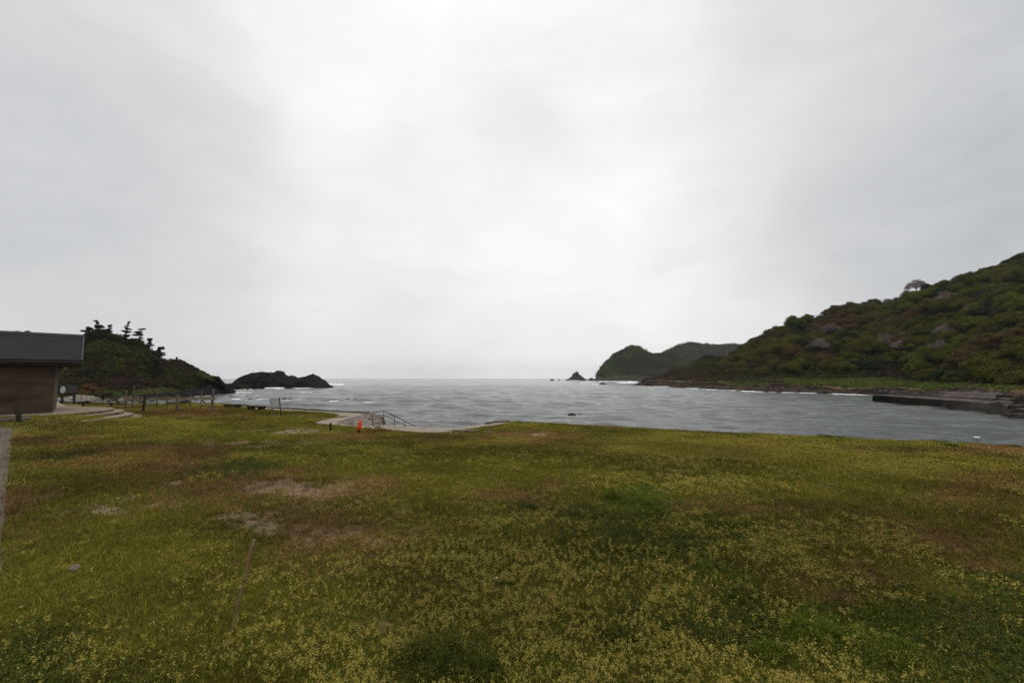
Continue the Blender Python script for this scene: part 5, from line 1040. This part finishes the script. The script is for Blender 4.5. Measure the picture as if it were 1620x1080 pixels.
# ---------------------------------------------------------------- grass and flowering weeds of the lawn
def inpoly(x, y, poly):
    c = np.zeros(x.shape, bool); n = len(poly)
    for i in range(n):
        x1, y1 = poly[i]; x2, y2 = poly[(i + 1) % n]
        k = ((y1 > y) != (y2 > y)); xi = (x2 - x1) * (y - y1) / ((y2 - y1) if y2 != y1 else 1e-9) + x1; c ^= k & (x < xi)
    return c
g = np.random.default_rng(900)
K0 = 5200.0
def sample(rmin, rmax, n, p):
    """radii with density ~ r^-p per unit area"""
    u = g.random(n); e = 2 - p
    return (rmin ** e + u * (rmax ** e - rmin ** e)) ** (1 / e)
NT_ = 350000
r_ = sample(2.0, 78, NT_, 1.75); th_ = g.uniform(R(-56), R(56), NT_)
x_, y_ = r_ * np.sin(th_), r_ * np.cos(th_)
ok = (r_ < edge_r(th_) - .12) & (y_ > 1.2)
for pol, zl in zip(ter_polys + [path_poly, prom, apron], (.60, .45, .30, .15, 9, 9, 9)): ok &= ~(inpoly(x_, y_, pol) & (zg(x_, y_) < zl))
okb = ~((x_ < -23) & (((x_ - RC.x) * wd.x + (y_ - RC.y) * wd.y) < .5) & (((x_ - RC.x) * inn.x + (y_ - RC.y) * inn.y) > .4)); ok &= okb
x_, y_, r_ = x_[ok], y_[ok], r_[ok]
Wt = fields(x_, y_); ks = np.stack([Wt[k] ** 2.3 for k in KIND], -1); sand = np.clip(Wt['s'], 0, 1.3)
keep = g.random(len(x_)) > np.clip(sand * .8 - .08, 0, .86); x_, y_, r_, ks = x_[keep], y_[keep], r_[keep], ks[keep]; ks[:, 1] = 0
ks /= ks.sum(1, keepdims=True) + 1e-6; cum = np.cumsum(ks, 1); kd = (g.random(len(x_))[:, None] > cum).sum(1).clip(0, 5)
z_ = zg(x_, y_); clump = fbm(x_ * 3.0, y_ * 3.0, 77, 3, .6)
COLS = {0: [(0.0998, 0.0601, 0.0200), (0.2100, 0.1212, 0.0400), (0.2835, 0.1843, 0.0700)], 2: [(0.0681, 0.0744, 0.0124), (0.1418, 0.1339, 0.0186), (0.2278, 0.1880, 0.0310)], 3: [(0.0945, 0.0819, 0.0139), (0.1790, 0.1503, 0.0217), (0.2930, 0.2255, 0.0372)], 4: [(0.0378, 0.0536, 0.0155), (0.0681, 0.0833, 0.0217), (0.1135, 0.1042, 0.0279)], 5: [(0.0756, 0.1116, 0.0124), (0.1324, 0.1786, 0.0217), (0.1702, 0.2083, 0.0310)]}
VV, FF, CC = [], [], []; off = 0
def blades(sel, nb_, h0, w0, spread, lean):
    """nb_ narrow two-part blades per tuft"""
    global off
    if not len(sel): return
    n = len(sel); x, y, z, r = x_[sel], y_[sel], z_[sel], r_[sel]; k = kd[sel]
    s = (r / 4).clip(.85) ** .42
    az = g.uniform(0, 2 * math.pi, (n, nb_)); h = h0 * s[:, None] * g.uniform(.45, 1.3, (n, nb_)) * (.55 + .9 * clump[sel])[:, None]; w = w0 * (r / 4).clip(.8)[:, None] ** .85 * g.uniform(.7, 1.3, (n, nb_))
    h = h * np.where(k == 4, 1.15, np.where(k == 5, 1.2, 1.0))[:, None]
    bx = x[:, None] + g.normal(0, spread, (n, nb_)) * s[:, None]; by = y[:, None] + g.normal(0, spread, (n, nb_)) * s[:, None]; bz = z[:, None] - .005 + 0 * bx
    ln = lean * g.uniform(.2, 1.4, (n, nb_)) * h; dx, dy = np.cos(az), np.sin(az); fa = g.uniform(0, math.pi, (n, nb_)); wx, wy = np.cos(fa) * w / 2, np.sin(fa) * w / 2
    mxx, my, mz = bx + dx * ln * .4, by + dy * ln * .4, bz + h * .6; tx, ty, tz = bx + dx * ln, by + dy * ln, bz + h * .97
    pts = np.stack([np.stack([bx - wx, by - wy, bz], -1), np.stack([bx + wx, by + wy, bz], -1), np.stack([mxx + wx * .8, my + wy * .8, mz], -1), np.stack([tx, ty, tz], -1), np.stack([mxx - wx * .8, my - wy * .8, mz], -1)], 2).reshape(-1, 3)
    m_ = n * nb_; base = off + 5 * np.arange(m_)
    # quad (0,1,2,4) and a quad that closes on the tip (4,2,3,3) is avoided: use a kite of two triangles via quads
    f1 = np.stack([base, base + 1, base + 2, base + 4], -1); VV.append(pts); FF.append(f1); T3.append(np.stack([base + 4, base + 2, base + 3], -1))
    pal = np.zeros((n, 3, 3));
    for kk, c in COLS.items(): pal[k == kk] = np.array(c)
    ww = g.random((n, nb_)); c = pal[:, None, 0] * (1 - ww[..., None]) + pal[:, None, 1] * ww[..., None]; c = np.where((g.random((n, nb_)) < .22)[..., None], pal[:, None, 2], c)
    c = c * (.8 + .4 * vnoise(x * 1.3, y * 1.3, 3))[:, None, None] * tone(x, y)[:, None, None]
    CC.append(np.repeat(c.reshape(-1, 3), 5, 0)); off += 5 * m_
T3 = []
near = r_ < 7; mid = (r_ >= 7) & (r_ < 15); far = r_ >= 15
idx = np.arange(len(x_)); notf = kd != 3
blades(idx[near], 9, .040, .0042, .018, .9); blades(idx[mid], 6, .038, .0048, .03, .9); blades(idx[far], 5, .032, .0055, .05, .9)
tall = idx[near & (g.random(len(kd)) < .035) & notf]; blades(tall, 5, .12, .0050, .02, .7)
tallm = idx[mid & (g.random(len(kd)) < .03)]; blades(tallm, 5, .085, .0055, .04, .7)
# flowering weeds: little leaves and heads of pale blossom on short stems
def heads(sel, nh, size, hgt, spread, pal, jitz=.35, aspect=1.2):
    global off
    if not len(sel): return
    n = len(sel); s = (r_[sel] / 4).clip(.85); cx_ = x_[sel][:, None] + g.normal(0, spread, (n, nh)) * s[:, None] ** .5; cy_ = y_[sel][:, None] + g.normal(0, spread, (n, nh)) * s[:, None] ** .5
    cz_ = z_[sel][:, None] + hgt * (s[:, None] ** .35) * g.uniform(1 - jitz, 1 + jitz, (n, nh)) * (.6 + .8 * clump[sel])[:, None]
    C_ = np.stack([cx_, cy_, cz_], -1).reshape(-1, 3); N_ = np.tile([0, -.15, .8], (n * nh, 1)); ww = g.random((n * nh, 1)); col = (np.array(pal[0]) * (1 - ww) + np.array(pal[1]) * ww) * np.repeat(.35 + .65 * tone(x_[sel], y_[sel]), nh)[:, None]
    V_, F_, Cx = cards(C_, N_, np.repeat(size * s ** .62 * g.uniform(.7, 1.35, n), nh) * g.uniform(.6, 1.4, n * nh), col, aspect, .55); VV.append(V_); FF.append(F_ + off); CC.append(Cx); off += len(V_)
Y_ = kd == 3; pb = ((.20, .165, .028), (.42, .35, .085))
bl_ = g.random(len(x_)) < .12 + .55 * sst(.38, .66, fbm(x_ * 4.5, y_ * 4.5, 177, 4, .65))
fl_n = idx[Y_ & near]; heads(idx[Y_ & near & bl_], 11, .0060, .070, .0095, pb); heads(fl_n, 10, .0070, .022, .02, ((.06, .075, .012), (.13, .14, .022)))
fl_m = idx[Y_ & mid]; heads(idx[Y_ & mid & bl_], 9, .0060, .055, .018, pb); heads(fl_m, 5, .008, .022, .03, ((.06, .075, .012), (.13, .14, .022)))
fl_f = idx[Y_ & far]; heads(fl_f, 5, .0080, .036, .05, ((.17, .15, .026), (.29, .25, .045)))
st_ = idx[(kd != 3) & near & (g.random(len(kd)) < .10)]; heads(st_, 5, .0048, .045, .016, pb)
wd_ = idx[((kd == 5) | (kd == 4)) & (r_ < 15) & (g.random(len(kd)) < .6)]; heads(wd_, 7, .0095, .035, .02, ((.045, .058, .012), (.10, .11, .018)))
rs_ = idx[(kd == 0) & (r_ < 15)]; heads(rs_, 4, .0042, .050, .018, ((.13, .075, .03), (.26, .17, .07)))
V_ = np.concatenate(VV); C_ = np.concatenate(CC); Q_ = np.concatenate(FF); T_ = np.concatenate(T3)
def mixmesh(name, V, Q, T, col, mat):
    me = bpy.data.meshes.new(name); me.vertices.add(len(V)); me.vertices.foreach_set('co', V.astype(np.float32).ravel()); nl = Q.size + T.size; me.loops.add(nl)
    me.loops.foreach_set('vertex_index', np.concatenate([Q.ravel(), T.ravel()]).astype(np.int32)); me.polygons.add(len(Q) + len(T))
    me.polygons.foreach_set('loop_start', np.concatenate([np.arange(len(Q)) * 4, Q.size + np.arange(len(T)) * 3]).astype(np.int32)); me.polygons.foreach_set('loop_total', np.concatenate([np.full(len(Q), 4), np.full(len(T), 3)]).astype(np.int32))
    me.update(calc_edges=False); a = me.color_attributes.new('col', 'FLOAT_COLOR', 'POINT'); c = np.ones((len(V), 4), np.float32); c[:, :3] = col; a.data.foreach_set('color', c.ravel()); me.materials.append(mat)
    o = bpy.data.objects.new(name, me); link(o); return o
print('grass faces', len(Q_) + len(T_))
tag(mixmesh('grass', V_, Q_, T_, C_, M_blade), 'rough lawn grass mixed with small pale yellow flowering weeds', 'grass', kind='stuff')

# lush weed clumps that stand up from the lawn
def weed(px, py, wpx, hpx, label, seed, cA=(.03, .055, .012), cB=(.065, .11, .02)):
    p = G(px, py); dep = p.y; gg = np.random.default_rng(seed); rx = wpx * dep / F / 2; h = hpx * dep / F; n = 260; c = gg.normal(0, .45, (n, 2)) * rx; az = gg.uniform(0, 6.28, n); hh = h * gg.uniform(.5, 1.1, n); w = max(.006, dep * .0012)
    b_ = np.stack([c[:, 0], c[:, 1] * .8, np.full(n, -.02)], -1); wv = np.stack([np.cos(az), np.sin(az), 0 * az], -1) * w; ld = np.stack([np.cos(az + 1.5), np.sin(az + 1.5), 0 * az], -1) * (hh * gg.uniform(.1, .7, n))[:, None]; upv = np.stack([0 * az, 0 * az, hh], -1)
    V_ = np.stack([b_ - wv, b_ + wv, b_ + ld * .5 + upv * .7 + wv * .7, b_ + ld + upv], 1).reshape(-1, 3); ww = gg.random((n, 1)); col = np.array(cA) * (1 - ww) + np.array(cB) * ww
    o = nmesh('weed_clump', V_, np.arange(4 * n).reshape(n, 4), M_blade, col=np.repeat(col, 4, 0)); o.location = p; tag(o, label, 'weeds')
for k, a in enumerate([(1310, 692, 40, 5, 'tall green weeds on the lawn edge against the water'), (1506, 707, 34, 6, 'dense green weed clump near the right end of the lawn'), (1480, 699, 40, 4, 'dark weeds on the lawn edge left of the dense clump'), (1606, 706.5, 16, 4, 'small green weeds at the far right lawn edge'), (597, 676.5, 14, 2.5, 'green weeds at the foot of the stone slope'), (288, 664, 18, 4, 'small dark green tuft in the lawn right of the terrace steps'), (841, 804, 18, 7, 'small dark tuft in the middle of the lawn')]): weed(*a, 500 + k)
def leafy(px, py, wpx, hpx, label, seed, cA, cB, n=2600, size=.009):
    """low mound of small leaves on stems"""
    p = G(px, py); dep = p.y; gg = np.random.default_rng(seed); rx = wpx * dep / F / 2; h = hpx * dep / F
    a = gg.uniform(0, 6.283, n); rr2 = np.sqrt(gg.random(n)) * (1 + .35 * np.sin(3 * a + seed) + .2 * np.sin(7 * a)); top = h * np.clip(1 - rr2 ** 2 * .8, .12, 1) * (.55 + .9 * vnoise(rr2 * np.cos(a) * 5, rr2 * np.sin(a) * 5, seed))
    c = np.stack([rx * rr2 * np.cos(a), rx * .8 * rr2 * np.sin(a), top * gg.uniform(.25, 1, n)], -1); w = gg.random((n, 1)); col = np.array(cA) * (1 - w) + np.array(cB) * w
    V_, F_, C_ = cards(c, np.tile([0, -.1, .9], (n, 1)), size * (dep / 4) ** .5 * gg.uniform(.5, 1.6, n), col, 1.0, .55)
    m_ = n // 9; b_ = c[:m_].copy(); b_[:, 2] = -.01; wv = np.stack([np.cos(a[:m_]), np.sin(a[:m_]), 0 * a[:m_]], -1) * .0022
    SV = np.stack([b_ - wv, b_ + wv, c[:m_] + wv * .4, c[:m_] - wv * .4], 1).reshape(-1, 3)
    o = nmesh('weed_patch', np.concatenate([V_, SV]), np.concatenate([F_, np.arange(4 * m_).reshape(m_, 4) + len(V_)]), M_blade, col=np.concatenate([C_, np.tile(np.array(cA), (4 * m_, 1))])); o.location = p; tag(o, label, 'weeds')
dk = ((.034, .044, .008), (.10, .11, .016)); br_ = ((.055, .08, .008), (.14, .165, .018))
for k, a in enumerate([(690, 1052, 150, 44, 'lush dark green leafy weed mound at the bottom edge of the lawn', dk), (760, 1072, 90, 28, 'smaller dark leafy weed mound right of the lush one at the bottom', dk),
    (1290, 1010, 120, 26, 'bright green leafy weeds low at the right of the near lawn, left patch', br_), (1400, 1035, 130, 28, 'bright green leafy weeds low at the right of the near lawn, right patch', br_), (1215, 1040, 70, 22, 'bright green weeds left of the two bright patches', br_),
    (1010, 800, 60, 14, 'bright green weeds in the middle distance right of centre', br_), (968, 790, 30, 14, 'small bright green weeds left of the bright middle patch', br_), (1045, 812, 36, 10, 'low bright weeds in front of the bright middle patch', br_),
    (1112, 900, 44, 12, 'bright green weeds in the dark patch right of centre', br_), (1050, 880, 40, 12, 'green weeds in the dark patch near the centre', br_), (1180, 950, 70, 16, 'dark green weeds right of the dark patch', dk), (980, 1010, 60, 20, 'dark weeds among the pale blossoms near the bottom', dk),
    (1440, 940, 60, 12, 'dark green weeds at the right of the near lawn', dk)]):
    leafy(*a[:5], 700 + k, *a[5], n=int(900 + a[2] * 22), size=.0085)

# ---------------------------------------------------------------- sea air
bm = bmesh.new(); bmesh.ops.create_cube(bm, size=1, matrix=Matrix.Translation((0, 0, (150 + SEA - 12) / 2)) @ Matrix.Diagonal((12600, 12600, 150 - (SEA - 12), 1)))
hm = bpy.data.materials.new('haze'); hm.use_nodes = True; ht = hm.node_tree; ht.nodes.remove(ht.nodes['Principled BSDF'])
pv = ht.nodes.new('ShaderNodeVolumePrincipled'); pv.inputs['Color'].default_value = (.9, .93, .95, 1); pv.inputs['Density'].default_value = .00006; ht.links.new(pv.outputs[0], ht.nodes['Material Output'].inputs['Volume'])
hz = bobj('haze', bm, hm); tag(hz, 'thin grey sea haze over the bay', 'haze', kind='stuff')
